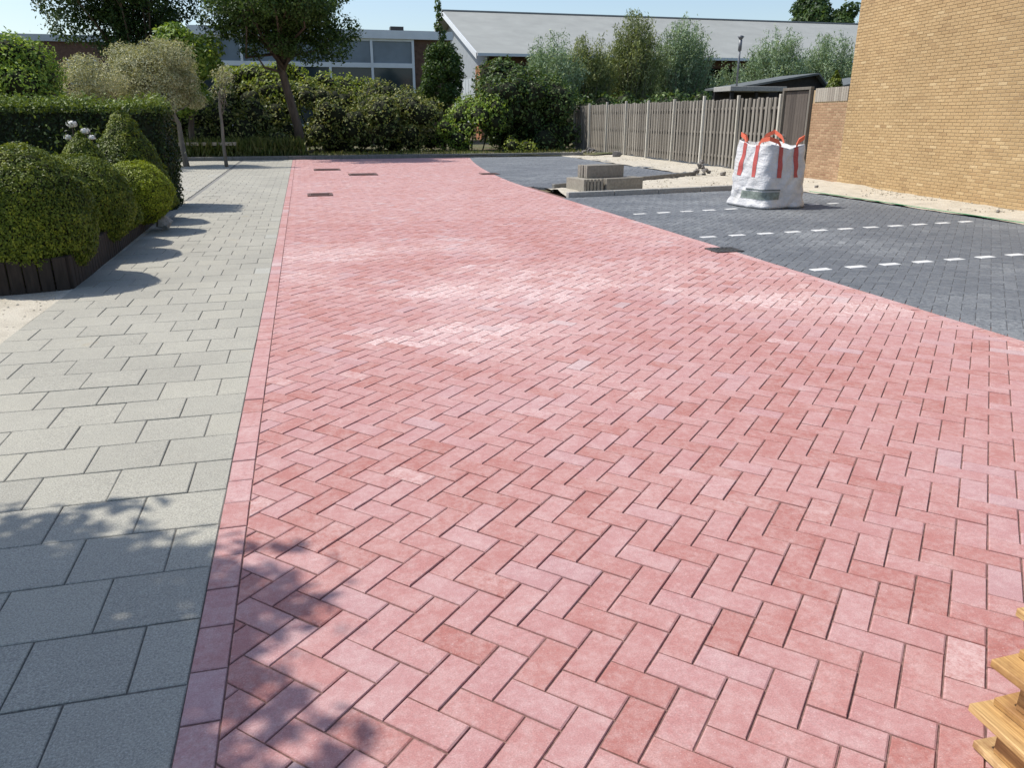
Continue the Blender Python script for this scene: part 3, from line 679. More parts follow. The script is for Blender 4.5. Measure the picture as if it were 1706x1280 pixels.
q = MB(); q.tube([(0, 0, 1.2), (0, 0, 1.55)], .06, 10); q.tube([(0, 0, 1.56), (0, 0, 1.66), (0, 0, 1.7)], [.05, .12, .02], 10); q.build('cowl', M['metal'], fl, True)

# ------------------------------------------------------------------ school block and wing
sc = thing('school_building', 'flat roofed two storey block with white framed window bays behind the trees', 'building', (0, 50, 0))
X0, X1 = -5.6, 9.1
q = MB(); q.box(X0, X1, .06, 9, -.2, 5.88); q.build('wall', M['brown_brick'], sc)
q = MB(); q.box(X0-.15, X1+.1, -.22, 9.2, 5.885, 6.34); q.build('fascia', M['white_paint'], sc)
q = MB(); q.box(X0, X1, 0, 9, 6.343, 6.37); q.build('roof', M['flatroof'], sc)
q = MB(); q.box(5.75, 6.55, 2, 2.7, 6.37, 6.78); q.build('roof_vent', M['iron_grey'], sc)
for k in range(5):
    xa = 6.79-2.45*(k+1); xb = xa+2.45
    w = link('window', None, sc)
    q = MB()
    for a in ((xa-.07, xa+.07, 1.0, 5.88), ): q.box(a[0], a[1], -.12, .055, a[2], a[3])
    if k == 0: q.box(xb-.07, xb+.07, -.12, .055, 1.0, 5.88)
    r_ = xb-.07
    for z0, z1 in ((4.30, 4.56), (2.6, 2.8), (1.0, 1.15), (5.76, 5.88)): q.box(xa+.07, r_, -.08, .055, z0, z1)
    me = q.mesh('window', M['white_paint']); bpy.data.objects.remove(w); w = link('window', me, sc)
    q = MB(); q.box(xa+.07, r_, .0, .05, 4.56, 5.76); q.build('pane', M['blind'], w)
    q = MB(); q.box(xa+.07, r_, .0, .05, 2.8, 4.30); q.build('pane', M['glass'], w)
    q = MB(); q.box(xa+.07, r_, .0, .05, 1.15, 2.6); q.build('pane', M['glass'], w)
wg = thing('school_wing', 'long low brown brick wing with white roof edge far left behind the trees', 'building', (0, 62, 0))
q = MB(); q.box(-34, -1.2, 0, 8, -.2, 6.3); q.build('wall', M['brown_brick'], wg)
q = MB(); q.box(-34.2, -1.0, -.25, 8.2, 6.303, 6.72); q.build('fascia', M['pale_panel'], wg)
for k in range(9):
    w_ = MB(); w_.box(-32+k*3.4, -30.2+k*3.4, -.05, -.003, 3.6, 5.2); f_ = w_.build('window', M['white_paint'], wg)
    w_ = MB(); w_.box(-31.9+k*3.4, -30.3+k*3.4, -.08, -.052, 3.7, 5.1); w_.build('pane', M['glass'], f_)
# ------------------------------------------------------------------ sports hall
hl = thing('sports_hall', 'long hall with large pale grey pitched roof and white boarded gable', 'building', (12.6, 55, 0))
LH, YR, ZE, ZR = 66, 12.9, 5.55, 9.5
q = MB(); q.add([(.1, .4, -.2), (LH, .4, -.2), (LH, .4, ZE), (.1, .4, ZE)], [(0, 1, 2, 3)]); q.box(.1, LH, .4, 2*YR-.4, -.2, 4.9); q.build('wall', M['brown_brick'], hl)
q = MB(); q.add([(0, 0.4, 4.0), (0, 2*YR-.4, 4.0), (0, 2*YR-.4, ZE), (0, YR, ZR-.1), (0, .4, ZE)], [(0, 1, 2, 3, 4)]); q.build('gable_wall', M['gable'], hl)
q = MB(); q.box(-.04, .1, .4, 4.2, -.2, 5.0); q.build('brick_pier', M['orange_brick'], hl)
for k in range(7):
    q = MB(); q.box(-.06, -.003, 4.25+k*1.25, 5.4+k*1.25, 1.0, 4.0+.25); q.build('wall_panel', M['pale_panel'], hl)
ov = .9; th = .16; sl_ = (ZR-ZE)/YR
pr = [(-.5, ZE-.5*sl_), (YR, ZR), (2*YR+.5, ZE-.5*sl_)]
q = MB(); P_ = [(-ov, y, z) for y, z in pr]+[(LH+.4, y, z) for y, z in pr]+[(-ov, y, z+th) for y, z in pr]+[(LH+.4, y, z+th) for y, z in pr]
q.add(P_, [(6, 9, 10, 7), (7, 10, 11, 8), (0, 1, 4, 3), (1, 2, 5, 4), (0, 3, 9, 6), (3, 4, 10, 9), (2, 8, 11, 5)]); roof = q.build('roof', M['roof'], hl)
q = MB(); q.add([(-ov-.06, y, z-.22) for y, z in pr]+[(-ov-.06, y, z+th+.03) for y, z in pr]+[(-ov, y, z-.22) for y, z in pr]+[(-ov-.001, y, z+th+.03) for y, z in pr], [(0, 3, 4, 1), (1, 4, 5, 2), (6, 7, 10, 9), (7, 8, 11, 10), (3, 9, 10, 4), (4, 10, 11, 5), (0, 1, 7, 6), (1, 2, 8, 7)]); q.build('barge_board', M['white_paint'], hl)
q = MB(); q.box(-ov, LH+.4, YR-.25, YR+.25, ZR+th-.05, ZR+th+.06); q.build('ridge_cap', M['ridge'], roof)
q = MB(); q.box(-ov, LH+.4, -.66, -.502, ZE-.5*sl_-.02, ZE-.5*sl_+.16); q.build('gutter', M['white_paint'], hl)

# ================================================================== GARDEN AT THE LEFT
# timber edging
ed = thing('garden_edging', 'low dark palisade edging along the clipped shrubs', 'edging')
q = MB(); q.bbox(-.055, .055, -.03, .03, -.15, .30, .008); me = q.mesh('palisade_board', M['edging'])
path = [(-3.9, 7.35), (-2.20, 7.84), (-2.34, 15.3)]
for (ax, ay), (bx, by) in zip(path, path[1:]):
    Ln = math.hypot(bx-ax, by-ay); n = int(Ln/.115); a = math.atan2(by-ay, bx-ax)
    for k in range(n):
        f = (k+.5)/n; link('palisade_board', me, ed, (ax+(bx-ax)*f, ay+(by-ay)*f, random.gauss(0, .008)), a+random.gauss(0, .02))
struct(sheet('garden_bed', -9, -2.24, 7.8, 15.6, .16, M['soil'], 40, 46, .08, 1.5, 3, edge=lambda x, y: (x, max(y, 7.87+(x+2.2)*.29))), 'dark soil of the raised garden bed')
topiary('ball_shrub', 'large clipped box ball nearest the camera at the garden corner', (-2.66, 8.28, .05), ball_prof(.68, .66, .56), 60000, .024, L['box'], lump=.028)
topiary('ball_shrub', 'second clipped box ball, just behind the largest one', (-2.52, 9.85, .05), ball_prof(.58, .54, .53), 44000, .024, L['box'], lump=.028)
topiary('cone_shrub', 'shorter clipped green cone between the box ball and the tall cone', (-2.62, 10.8, .1), cone_prof(.56, 1.26), 34000, .025, L['box'])
topiary('ball_shrub', 'small yellow green clipped ball below the tall cone', (-2.27, 11.75, .1), ball_prof(.46, .42, .42), 26000, .024, L['yellow'])
topiary('cone_shrub', 'tall pointed green cone shrub in front of the dark hedge', (-2.56, 12.95, .1), cone_prof(.63, 1.56), 38000, .026, L['box'])
topiary('ball_shrub', 'flat dark clipped shrub half hidden behind the large ball', (-3.25, 10.6, .1), ball_prof(.38, .55, .58), 16000, .025, L['hedge'])
def hedge(name, label, x0, x1, y0, y1, h, n, m, size):
    t = thing(name, label, 'hedge', ((x0+x1)/2, (y0+y1)/2, 0)); w, d = x1-x0, y1-y0
    P = []; Nn = []; T = []
    A = [w*h, w*h, d*h, d*h, w*d*1.6]; A = np.array(A)/sum(A)
    for fi, a in enumerate(A):
        k = int(n*a); u = rng.random(k)-.5; v = rng.random(k)
        if fi < 2: s_ = -1 if fi == 0 else 1; p = np.stack([u*w, np.full(k, s_*d/2), v*h], 1); nv = (0, s_, 0)
        elif fi < 4: s_ = -1 if fi == 2 else 1; p = np.stack([np.full(k, s_*w/2), u*d, v*h], 1); nv = (s_, 0, 0)
        else: p = np.stack([u*w, (v-.5)*d, np.full(k, h)], 1); nv = (0, 0, 1)
        nv = np.array(nv, float); off = .05*np.sin(p[:, 0]*5+1)*np.sin(p[:, 2]*6)+.035*np.sin(p[:, 0]*13)*np.sin(p[:, 1]*11+p[:, 2]*9)+.035*rng.normal(size=k)-.05*rng.random(k)
        if fi == 4: off += .09*rng.random(k)**3*2
        P.append(p+nv*off[:, None]); Nn.append(nv+.6*rng.normal(size=(k, 3))); T.append(np.clip((.62 if fi == 4 else .22)+.2*rng.normal(size=k)+(.35*(p[:, 2] > h-.1)), 0, 1))  # sunlit top and shaded sides of the hedge put into the leaf tone
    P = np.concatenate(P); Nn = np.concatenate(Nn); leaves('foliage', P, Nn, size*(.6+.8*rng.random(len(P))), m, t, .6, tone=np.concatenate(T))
    q = MB(); q.box(-w/2+.07, w/2-.07, -d/2+.07, d/2-.07, 0, h-.08); q.build('inner_twigs', M['core'], t)
    return t
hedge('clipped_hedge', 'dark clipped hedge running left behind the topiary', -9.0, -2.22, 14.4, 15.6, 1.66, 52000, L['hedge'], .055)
# white flowers
fw_ = thing('white_flowers', 'few white blooms in front of the dark hedge', 'flowers', (-2.98, 11.9, .15))
q = MB()
heads = [(.02, .0, 1.27, .062), (.16, .05, 1.18, .05), (-.07, .06, 1.10, .042), (.24, -.02, 1.10, .04)]
for x, y, z, r in heads: q.tube([(0, 0, 0), (x*.6, y*.6, z*.5), (x, y, z-.02)], [.012, .008, .005], 5)
q.build('stem', M['bark'], fw_)
for x, y, z, r in heads:
    n = 160; u = unit(n); P = np.array([x, y, z])+u*r*np.array([1.1, 1.1, .7])*(.6+.4*rng.random((n, 1))); h_ = leaves('bloom', P, u+.3*rng.normal(size=(n, 3)), np.full(n, .035), M['petal'], fw_, .9)
n = 500; P = np.array([.05, 0, .75])+rng.normal(size=(n, 3))*np.array([.2, .2, .28]); leaves('foliage', P, unit(n), .06*(.6+.8*rng.random(n)), L['hedge'], fw_, .55)
def rock(name, label, loc, r, m, cat='stone', seed=0, lumps=0):
    """broken stone: convex hull of scattered points; a heap is many of them"""
    import bmesh
    g = np.random.default_rng(seed)
    def lump(c, rr):
        bm = bmesh.new(); vs = [bm.verts.new(np.array(c)+u*rr*g.uniform(.75, 1.05)) for u in unit_g(g, 16)]
        bmesh.ops.convex_hull(bm, input=vs)
        for v in [v for v in bm.verts if not v.link_faces]: bm.verts.remove(v)
        me = bpy.data.meshes.new('stone'); bm.to_mesh(me); bm.free(); me.materials.append(m); return me
    if not lumps: return tag(link(name, lump((0, 0, r[2]*.75), np.array(r)), None, loc, g.random()*6), label, cat)
    t = thing(name, label, cat, loc)
    for k in range(lumps):
        f = (k/lumps)**.8; a = g.random()*6.28; d = (1-f)*g.uniform(.5, 1)
        link('stone', lump((0, 0, 0), np.array([.3, .3, .22])*g.uniform(.55, 1.2)*max(.2, min(r)*1.3)), t, (r[0]*cos(a)*d, r[1]*sin(a)*d, r[2]*f*.85+.03))
    return t
def unit_g(g, n):
    v = g.normal(size=(n, 3)); return v/np.linalg.norm(v, axis=1, keepdims=True)
rock('boulder', 'rough grey stone on the pavement beside the edging', (-1.98, 11.85, 0), (.15, .12, .14), M['cobble'], seed=3)
# plants behind the hedge
c, r = fill_clumps((-6.15, 20, 2.1), (.9, .85, .8), 18, .55, seed=2); c.append(np.array([-6.35, 20, 1.2])); r.append((1., 1., 1.))
bush('round_bush', 'dark glossy round bush at the left margin above the hedge', (-6.35, 20, 0), c, r, 9000, .075, L['bright'])
tree('olive_tree', 'silvery olive green round headed tree beside the drive', (-3.72, 27.65, 0), (-.1, .1), .085, (-4.3, 28.0, 2.7), (1.45, 1.2, 1.15), 52, .44, 5200, None, .085, L['olive'], 'palebark', seed=5, aspect=.32, fork=1.3, cull=.5, extra=[((-4.3, 27.3, 2.9), .75), ((-4.5, 27.2, 2.4), .6), ((-4.1, 27.5, 3.4), .5)])
tree('olive_tree', 'paler silvery bush tree left of the round headed one', (-6.0, 26.6, 0), (.0, .1), .06, (-6.0, 26.5, 2.3), (.95, .9, .8), 18, .40, 4200, None, .085, L['olive'], 'palebark', seed=6, aspect=.32, fork=1.2, cull=.5)
tree('young_tree', 'thin young tree with sparse pale leaves at the drive end', (-2.44, 27.0, 0), (.05, 0), .05, (-2.25, 27.1, 2.5), (.36, .4, .55), 7, .24, 1500, None, .09, L['olive'], 'palebark', seed=8, aspect=.35, fork=1.8, cull=.3)
tree('bright_tree', 'leafy tree with bright yellow green crown behind the olive tree', (-4.2, 33.4, 0), (.1, 0), .12, (-4.1, 32.6, 3.3), (1.5, 1.2, 1.35), 30, .6, 1900, None, .16, L['bright'], seed=9, fork=1.5)
tree('dark_tree', 'dark full tree at the upper left', (-6.6, 35.5, 0), (.2, .2), .22, (-6.5, 35.3, 6.4), (2.7, 2.3, 2.6), 74, .66, 1750, None, .125, L['dark'], seed=12, cull=.3, fork=2.9)
tree('leaning_tree', 'tree with leaning grey trunk at the far end of the road', (-.05, 34.2, 0), (-.5, -.35), .18, (-.65, 32.7, 5.9), (2.75, 3.1, 2.3), 96, .62, 1900, None, .115, L['tree'], seed=17, cull=.3, fork=3.4, extra=[((1.45, 33.2, 4.1), .75), ((-2.8, 33.2, 4.9), .65), ((.5, 33.2, 3.95), .65), ((-1.6, 33.2, 4.0), .55), ((1.9, 33.5, 4.7), .7), ((-.4, 33.5, 4.3), .7)])
# columnar young tree
t = thing('columnar_tree', 'narrow upright young tree with stake and long leader', 'tree', (6.55, 38.2, 0))
q = MB(); q.tube([(0, 0, -.1), (.03, 0, 1.5), (0, .02, 3.5), (-.1, 0, 5.2), (-.06, 0, 6.7)], [.075, .065, .05, .025, .008], 8); q.build('trunk', M['bark'], t, True)
q = MB(); q.tube([(-.12, -.08, 0), (-.10, -.06, 2.1)], .04, 6); q.build('stake', M['stake'], t)
C = []; Rr = []
g = np.random.default_rng(3)
for k in range(44):
    z = g.uniform(1.9, 4.5); w = .95*(1-((z-3.1)/1.8)**2)+.12; a = g.random()*6.28; C.append(np.array([w*cos(a)*.75, w*sin(a)*.75, z])); q_ = g.uniform(.24, .42); Rr.append((q_, q_, q_*1.1))
for z in (4.7, 5.05, 5.4, 5.9, 6.3): C.append(np.array([-.08+g.normal()*.08, 0, z])); Rr.append((.2-.025*(z-4.7), .2, .26))
P, Nn = clumps_leaves(C, Rr, 2300, .45); leaves('crown', P, Nn, .13*(.6+.8*rng.random(len(P))), L['tree'], t, .6, .3)
# shrubs along the far end
def thicket(name, label, x0, x1, y0, y1, top, nn, rc, per, size, m, cat='bush', seed=1):
    g = np.random.default_rng(seed); C = []; Rr = []
    for _ in range(nn):
        x = g.uniform(x0, x1); y = g.uniform(y0, y1); tp = top(x)*(.72+.28*(y-y0)/(y1-y0)); q = rc*g.uniform(.6, 1.25); z = g.uniform(.15, max(.3, tp-q*.8))
        if g.random() < .45: z = max(.2, tp-q*.8)
        C.append(np.array([x, y, z])); Rr.append((q, q, q*.9))
    return bush(name, label, ((x0+x1)/2, (y0+y1)/2, 0), C, Rr, per, size, m, cat, cull=.82, stems=8)
thicket('bramble_thicket', 'tangled brambles under the trees, left of the leaning trunk', -7.2, -.6, 34.4, 37.6, lambda x: 2.8+.3*sin(x*2), 64, .62, 1500, .13, L['bramble'], seed=4)
thicket('lime_shrub', 'lime green shrub standing left of the leaning trunk', -3.4, -.5, 36.6, 39, lambda x: 4.15-.3*abs(x+1.7), 42, .55, 1500, .14, L['weed'], seed=5)
thicket('bramble_thicket', 'wide mound of brambles between the leaning trunk and the columnar tree', .2, 6.0, 35.4, 38.2, lambda x: 3.0+.25*sin(x*1.7+1), 68, .62, 1700, .12, L['bramble'], seed=6)
thicket('lime_shrub', 'lime green top of the shrub right of the leaning trunk', -.6, 3.8, 37.4, 39.2, lambda x: 3.95-.22*x, 40, .48, 1500, .14, L['weed'], seed=7)
thicket('green_bush', 'fresh green bush at the foot of the columnar tree', 5.9, 8.7, 35.0, 37.0, lambda x: 1.9+.45*(x-6), 28, .55, 1700, .13, L['bright'], seed=8)
thicket('elder_bush', 'tall deep green bush between the columnar tree and the fence', 8.3, 12.3, 35.8, 39.2, lambda x: 4.45-.32*abs(x-9.4), 62, .68, 1500, .15, L['darkbush'], seed=9)
thicket('low_weeds', 'small lime clump of weeds at the foot of the elder bush', 8.7, 9.7, 34.0, 34.8, lambda x: .75, 7, .28, 2200, .10, L['weed'], 'weeds', seed=10)
# long grass on the verge
def grass(name, label, n, fx, h, m):
    P = np.array([fx() for _ in range(n)]); hh = h*(.4+.9*rng.random(n)); P[:, 2] += hh*.45
    al = np.tile(np.array([[0, 0, 1.]]), (n, 1))+.25*rng.normal(size=(n, 3)); nn = unit(n); nn[:, 2] *= .3
    return tag(leaves(name, P, nn, hh, m, None, .07, along=al), label, kind='stuff')
grass('long_grass', 'long yellow green grass left of the leaning trunk', 4500, lambda: [random.uniform(-5.5, .0), 31.8+2.6*random.random()**1.3, .02], .7, L['grass'])
grass('verge_grass', 'short weeds along the far kerb', 2600, lambda: [random.uniform(-.2, 12), 31.7+3.2*random.random(), .02], .17, L['grass'])
# low rail
t = thing('low_rail_fence', 'low pale timber rail at the end of the drive', 'fence', (-4.6, 31.9, 0))
for x in (0, 1.05, 2.1): q = MB(); q.bbox(x, x+.09, 0, .09, -.1, .62, .006); q.build('post', M['stake'], t)
q = MB(); q.bbox(-.05, 2.25, -.05, -.003, .50, .62, .005); q.build('rail', M['stake'], t)
# willows beyond the fence
def willow(name, label, base, top, w, n, m, seed, size=.18, group=None):
    base = np.array(base, float); t = thing(name, label, 'tree', tuple(base), group=group); g = np.random.default_rng(seed)
    sb = MB(); P = []; A = []; tn = []
    for k in range(n):
        a = g.random()*6.28; sp = sqrt(g.random())*w*.9; h = top*(1-.42*(sp/w)**2)*g.uniform(.78, 1.02); lx, ly = cos(a)*sp, sin(a)*sp
        p0 = np.array([lx*.12, ly*.12, .4]); p3 = np.array([lx*1.05+g.normal()*.12, ly*1.05+g.normal()*.12, h]); p1 = np.array([lx*.55, ly*.55, h*.45]); 
        if k % 3 == 0: sb.tube([p0, p1, p3], [.05, .03, .006], 4, False)
        m_ = int(150*h/6); s_ = .2+.8*g.random(m_)**.8; cpt = (1-s_)[:, None]**2*p0+2*(s_*(1-s_))[:, None]*p1+(s_**2)[:, None]*p3
        cpt += g.normal(size=(m_, 3))*np.array([.2, .2, .14])*(1.25-.65*s_[:, None]); P.append(cpt); d = p3-p1; d /= np.linalg.norm(d); A.append(np.tile(d, (m_, 1))); tn.append(np.clip(.3+.25*g.normal()+.2*g.normal(size=m_)+.18*s_, 0, 1))
    P = np.concatenate(P); A = np.concatenate(A)+.75*unit(len(P)); Nn = unit(len(P))+np.array([-.3, -.2, .5])
    sb.tube([(0, 0, -.1), (0, 0, .8)], [.2, .16], 8); sb.build('trunk', M['palebark'], t, True)
    leaves('crown', P, Nn, size*(.6+.8*g.random(len(P))), m, t, .26, along=A, tone=np.concatenate(tn)); return t
G = 'silvery willows beyond the fence'
willow('willow_tree', 'silver willow leftmost of the row, in front of the roof eave', (13.5, 43.5, 0), 6.1, 1.9, 190, L['willow'], 1, group=G)
willow('willow_tree', 'olive tinted lower willow second from the left', (16.2, 45, 0), 6.2, 1.7, 170, L['willowy'], 2, group=G)
willow('willow_tree', 'tallest willow, in the middle of the row before the hall roof', (19.3, 46, 0), 7.4, 2.1, 230, L['willowy'], 3, group=G)
willow('willow_tree', 'silver willow fourth from the left, right end of the main clump', (22.9, 47, 0), 7.5, 2.1, 230, L['willow'], 4, group=G)
willow('willow_tree', 'small low willow by the flue pipe', (26.3, 47, 0), 5.0, 1.7, 120, L['willow'], 5, group=G)
willow('willow_tree', 'silver willow left of the pair beside the house', (30.2, 48, 0), 7.2, 2.4, 220, L['willow'], 6, group=G)
willow('willow_tree', 'silver willow partly hidden by the house wall', (34.2, 48, 0), 7.0, 2.4, 220, L['willow'], 7, group=G)
thicket('dark_shrub', 'dark undergrowth behind the fence below the willows', 13.8, 27.5, 40.5, 43, lambda x: 3.0, 60, .85, 600, .2, L['darkbush'], seed=14)
topiary('conifer', 'bright green conifer tip between the shed and the house wall', (14.9, 20.6, 0), cone_prof(.85, 2.75), 14000, .07, L['box'])
tree('far_tree', 'dark distant tree rising behind the hall roof', (66, 95, 0), (.2, 0), .4, (66, 95, 12.2), (4., 4., 3.4), 34, 1.5, 300, None, .5, L['dark'], seed=31, fork=7)
# street tree beside the camera, throwing the dappled shade in the foreground
tree('street_tree', 'street tree beside the pavement, out of the picture at the left', (-5.2, 1.9, 0), (.1, .05), .13, (-4.0, 2.95, 3.6), (1.25, 1.6, .75), 84, .42, 1900, None, .115, L['tree'], seed=41, extra=[((-2.45, 2.75, 3.6), .2), ((-2.6, 2.3, 3.55), .26), ((-2.75, 2.0, 3.6), .3), ((-2.35, 2.3, 3.5), .12), ((-2.9, 2.5, 3.6), .34), ((-2.5, 3.4, 3.7), .13), ((-2.35, 1.9, 3.5), .2), ((-2.8, 3.0, 3.6), .3), ((-2.97, 2.75, 3.5), .36), ((-3.15, 2.5, 3.6), .42), ((-3.3, 2.15, 3.6), .45), ((-3.0, 2.2, 3.4), .38)], fork=2.6, cull=.3, aspect=.6)

# ================================================================== SITE MATERIALS
# white big bag
bag = thing('bulk_bag', 'white bulk bag with orange red lifting straps on the dark paving', 'bag', (7.93, 12.52, .004), R(9))
HW = .45; HB_ = 1.04
def bagp(u, t, off=0.):
    """u: position round the bag 0..4 (four sides), t: height 0..1"""
    a = u*pi/2-3*pi/4; n_ = 7.0-2.4*max(0, sin(pi*min(1, t*1.02)))*.75
    cx, cy = cos(a), sin(a); k = (abs(cx)**n_+abs(cy)**n_)**(-1/n_)
    s_ = HW*(1.08+.06*sin(pi*min(1, t*1.15))-.12*t+.11*max(0, 1-t*5)**1.5)
    s_ *= 1+.022*sin(u*pi*3+t*6)+.016*sin(u*pi*5.5-t*17+1)*(1-.4*t)+.014*sin(t*30+sin(u*pi*2)*3)*sin(u*pi*4+1)+.010*sin(t*52+u*pi*3)*max(0, .7-t)
    z = HB_*t*(1+.05*t*(abs(cos(u*pi/1)))**2-.04*t*sin(u*pi/2+.6))
    if t > .97: pass
    return np.array([k*cx*(s_+off), k*cy*(s_+off), z])
q = MB(); nu, nt = 96, 40; vs = []
for j in range(nt+1):
    for i in range(nu): 
        p = bagp(4*i/nu, j/nt)
        if j == 0: p = p*np.array([.93, .93, 1]); p[2] = 0
        vs.append(p)
rim = len(vs)
for sc_, dz in ((.93, -.02), (.8, -.05), (.4, .02)): 
    for i in range(nu): p = bagp(4*i/nu, 1)*np.array([sc_, sc_, 1]); p[2] = HB_+dz-.05; vs.append(p)
vs.append(np.array([0, 0, HB_-.02])); vs.append(np.array([0, 0, 0.]))
fs = [(j*nu+i, j*nu+(i+1) % nu, (j+1)*nu+(i+1) % nu, (j+1)*nu+i) for j in range(nt+3) for i in range(nu)]
fs += [((nt+3)*nu+i, (nt+3)*nu+(i+1) % nu, len(vs)-2) for i in range(nu)]+[((i+1) % nu, i, len(vs)-1) for i in range(nu)]
q.add(vs, fs); q.build('sack', M['bag'], bag, True)
def patch(u0, u1, t0, t1, name, m, nu=6, nt=12, off=.005):
    q = MB(); vs = [bagp(u0+(u1-u0)*i/nu, t0+(t1-t0)*j/nt, off) for j in range(nt+1) for i in range(nu+1)]
    q.add(vs, [(j*(nu+1)+i, j*(nu+1)+i+1, (j+1)*(nu+1)+i+1, (j+1)*(nu+1)+i) for j in range(nt) for i in range(nu)]); return q.build(name, m, bag, True)
for c_ in range(4):          # two sewn straps by each corner, joined by a loop above it
    for s_ in (-1, 1):
        u = (c_+s_*.27) % 4; patch(u-.055, u+.055, .50, .995, 'strap', M['strapdark'], 2, 14, .007)
    a = bagp((c_-.27) % 4, .99); b_ = bagp((c_+.27) % 4, .99); top = bagp(c_ % 4, 1)
    top = top*np.array([.96, .96, 1])+np.array([0, 0, .09+.05*((c_*7) % 3)/2]); pts = [a, a*.72+top*.28+np.array([0, 0, .05]), a*.3+top*.7+np.array([0, 0, .02]), top, b_*.3+top*.7+np.array([0, 0, .02]), b_*.72+top*.28+np.array([0, 0, .05]), b_]
    q = MB(); 
    fine = []
    for i in range(len(pts)-1):
        for k in range(4): fine.append(pts[i]*(1-k/4)+pts[i+1]*k/4)
    fine.append(pts[-1]); d = top.copy(); d[2] = 0; d /= np.linalg.norm(d)
    vs = []
    for p in fine: vs += [p+d*.004+np.array([0, 0, .036]), p+d*.004-np.array([0, 0, .036]), p-d*.004-np.array([0, 0, .036]), p-d*.004+np.array([0, 0, .036])]
    q.add(vs, [(i*4+k, i*4+(k+1) % 4, i*4+4+(k+1) % 4, i*4+4+k) for i in range(len(fine)-1) for k in range(4)]); q.build('lifting_loop', M['strap'], bag)
pp = patch(3.42, 4.32, .15, .275, 'printed_panel', M['print'], 16, 5); 
pp2 = patch(3.55, 4.33, .29, .315, 'printed_line', M['printdark'], 16, 3)
# kerb stones stacked in the sandy strip
def block_stack(name, label, loc, rz, n, ln, w, h, m, gap=.012):
    t = thing(name, label, 'kerb stones', loc, rz); q = MB(); q.bbox(0, ln, 0, w, 0, h, .006); me = q.mesh('kerb_block', m)
    for k in range(n): link('kerb_block', me, t, (random.uniform(-.015, .015), k*(w+gap), 0))
    return t
bz = R(15)
block_stack('stacked_kerb_blocks', 'lower left row of concrete kerb blocks beside the red road', (5.34, 16.05, .05), R(-78), 6, .72, .06, .25, M['kerbraw'], .022)
block_stack('stacked_kerb_blocks', 'lower right row of concrete kerb blocks by the pale kerb', (6.02, 15.42, .05), bz, 5, .95, .06, .25, M['kerbraw'], .022)
block_stack('stacked_kerb_blocks', 'upper bundle of concrete kerb blocks on top of the others', (5.66, 15.62, .305), bz, 5, .95, .06, .25, M['kerbraw'], .022)
rock('rubble_heap', 'dark pile of broken rubble on the sand by the fence', (10.45, 19.75, 0), (.26, .22, .42), M['rock'], 'rubble', 11, 22)
rock('rubble_stone', 'small dark stone right of the rubble pile', (10.95, 19.45, 0), (.12, .1, .08), M['rock'], 'stone', 12)
rock('rubble_stone', 'small dark stone in the sand near the bag', (11.0, 15.4, 0), (.06, .05, .05), M['rock'], 'stone', 13)
rock('rubble_stone', 'dark pebble in the sand strip below the house wall', (11.1, 10.6, 0), (.04, .04, .03), M['rock'], 'stone', 14)
rock('rubble_heap', 'low brown heap of soil where the fence meets the far kerb', (11.9, 32.6, 0), (.9, .5, .22), M['rock'], 'rubble', 15, 45)
rock('rubble_stone', 'grey block lying at the fence foot near the far parking', (12.0, 29.8, 0), (.3, .2, .14), M['rock'], 'stone', 16)
q = MB(); q.tube([(XP+.03, 6.5, .035), (XP+.02, 9.3, .028), (XP-.0, 12.2, .035), (XP, 14.5, .035)], .006, 5); tag(q.build('guide_string', M['string']), 'green guide string stretched along the parking edge', 'string')
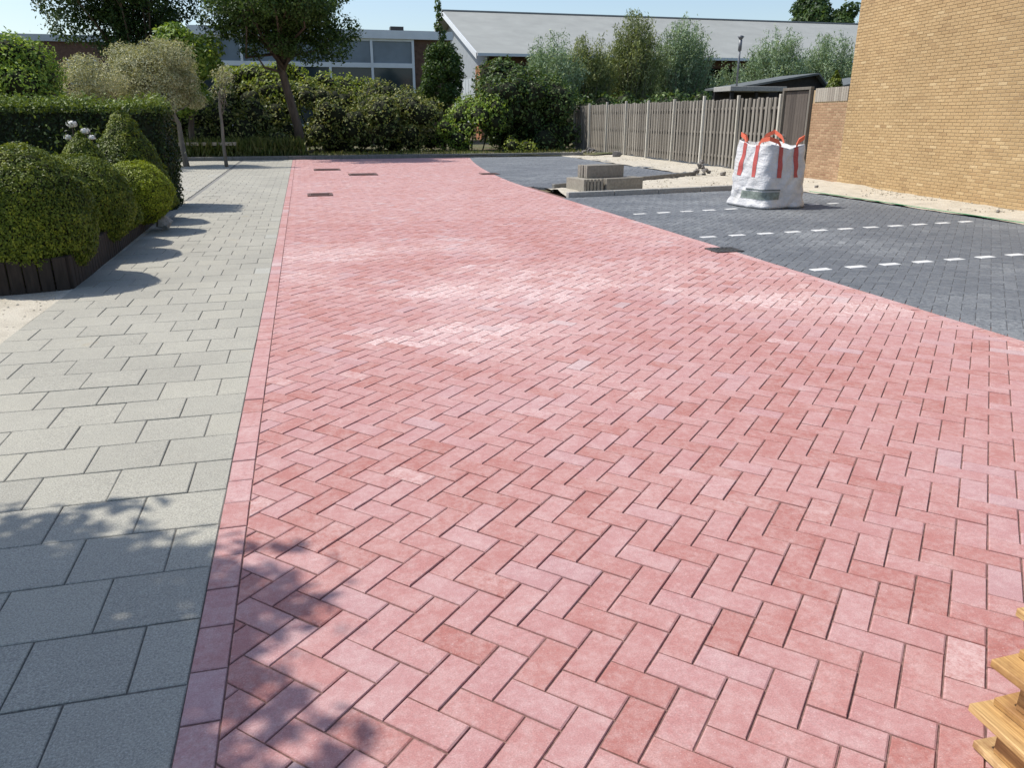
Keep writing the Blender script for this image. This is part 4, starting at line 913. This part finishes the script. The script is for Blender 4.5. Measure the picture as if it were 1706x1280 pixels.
# pallets
def pallet(loc, rz, label):
    t = thing('wooden_pallet', label, 'pallet', loc, rz, 'pallets stacked at the lower right')
    def bd(name, x0, x1, y0, y1, z0, z1):
        q = MB(); q.bbox(x0, x1, y0, y1, z0, z1, .0025); o = q.build(name, M['pine'], t); o['tone'] = random.random(); return o
    Lp, Wp = 1.2, .8       # boards run along local y (length), blocks in three rows
    for i, (x0, x1) in enumerate(((0, .1), (.1+.075, .275), (.35, .45), (.525, .625), (.7, .8))): bd('deck_board', x0, x1, -Lp, 0, .122, .144)
    for y0 in (-.145, -.6725, -1.2): bd('cross_board', .045, Wp-.045, y0+(-.03 if y0 > -.3 else .03), y0+.145+(-.03 if y0 > -.3 else .03), .100, .1215)
    for x0 in (.05, .3275, .65):
        for y0 in (-.145, -.6725, -1.2): bd('block', x0+.004, x0+.098, y0-.03, y0+.10, .0225, .0995)
    for x0 in (.04, .35, .66): bd('base_board', x0, x0+.1, -Lp, 0, 0, .022)
    return t
pallet((1.465, 1.195, .004), R(-2), 'lowest pine pallet of the stack at the lower right corner')
pallet((1.475, 1.175, .149), R(1.5), 'middle pine pallet of the stack at the lower right corner')
pallet((1.50, 1.165, .294), R(-1), 'topmost pine pallet of the stack at the lower right corner')
rock('rubble_stone', 'grey cobble lying on the topmost pallet', (1.60, 1.05, .438), (.06, .075, .05), M['cobble'], 'stone', 21)

# clods and pebbles on the sand: too many and too small to count
def clods(name, label, n, spot, m, r0=.02):
    q = MB()
    for _ in range(n):
        x, y, z = spot(); r = r0*random.uniform(.35, 1.5); q.ellipsoid((x, y, z+r*.3), (r*random.uniform(.8, 1.4), r*random.uniform(.8, 1.4), r*.7), 5, 3, .3)
    return tag(q.build(name, m), label, kind='stuff')
def right_spot():
    y = random.uniform(8, 34); w = 1.9 if y < 18 else 2.3; f = random.random()**.7; return (XP+.05+w*f, y, 0.)
clods('sand_clods', 'clods and pebbles on the sand by the house and fence', 2200, right_spot, M['sand'], .013)
def strip_spot():
    x = random.uniform(5.2, 10); f = random.uniform(.1, .9); return (x, kerb1(x)+(kerb2(x)-kerb1(x))*f, .04)
clods('sand_clods', 'clods in the unfinished sandy strip', 220, strip_spot, M['sand'], .014)
clods('sand_clods', 'pebbles on the sand left of the pavement', 500, lambda: (random.uniform(-4.5, -2.2), random.uniform(4.5, 7.6), -.002), M['sand'], .007)
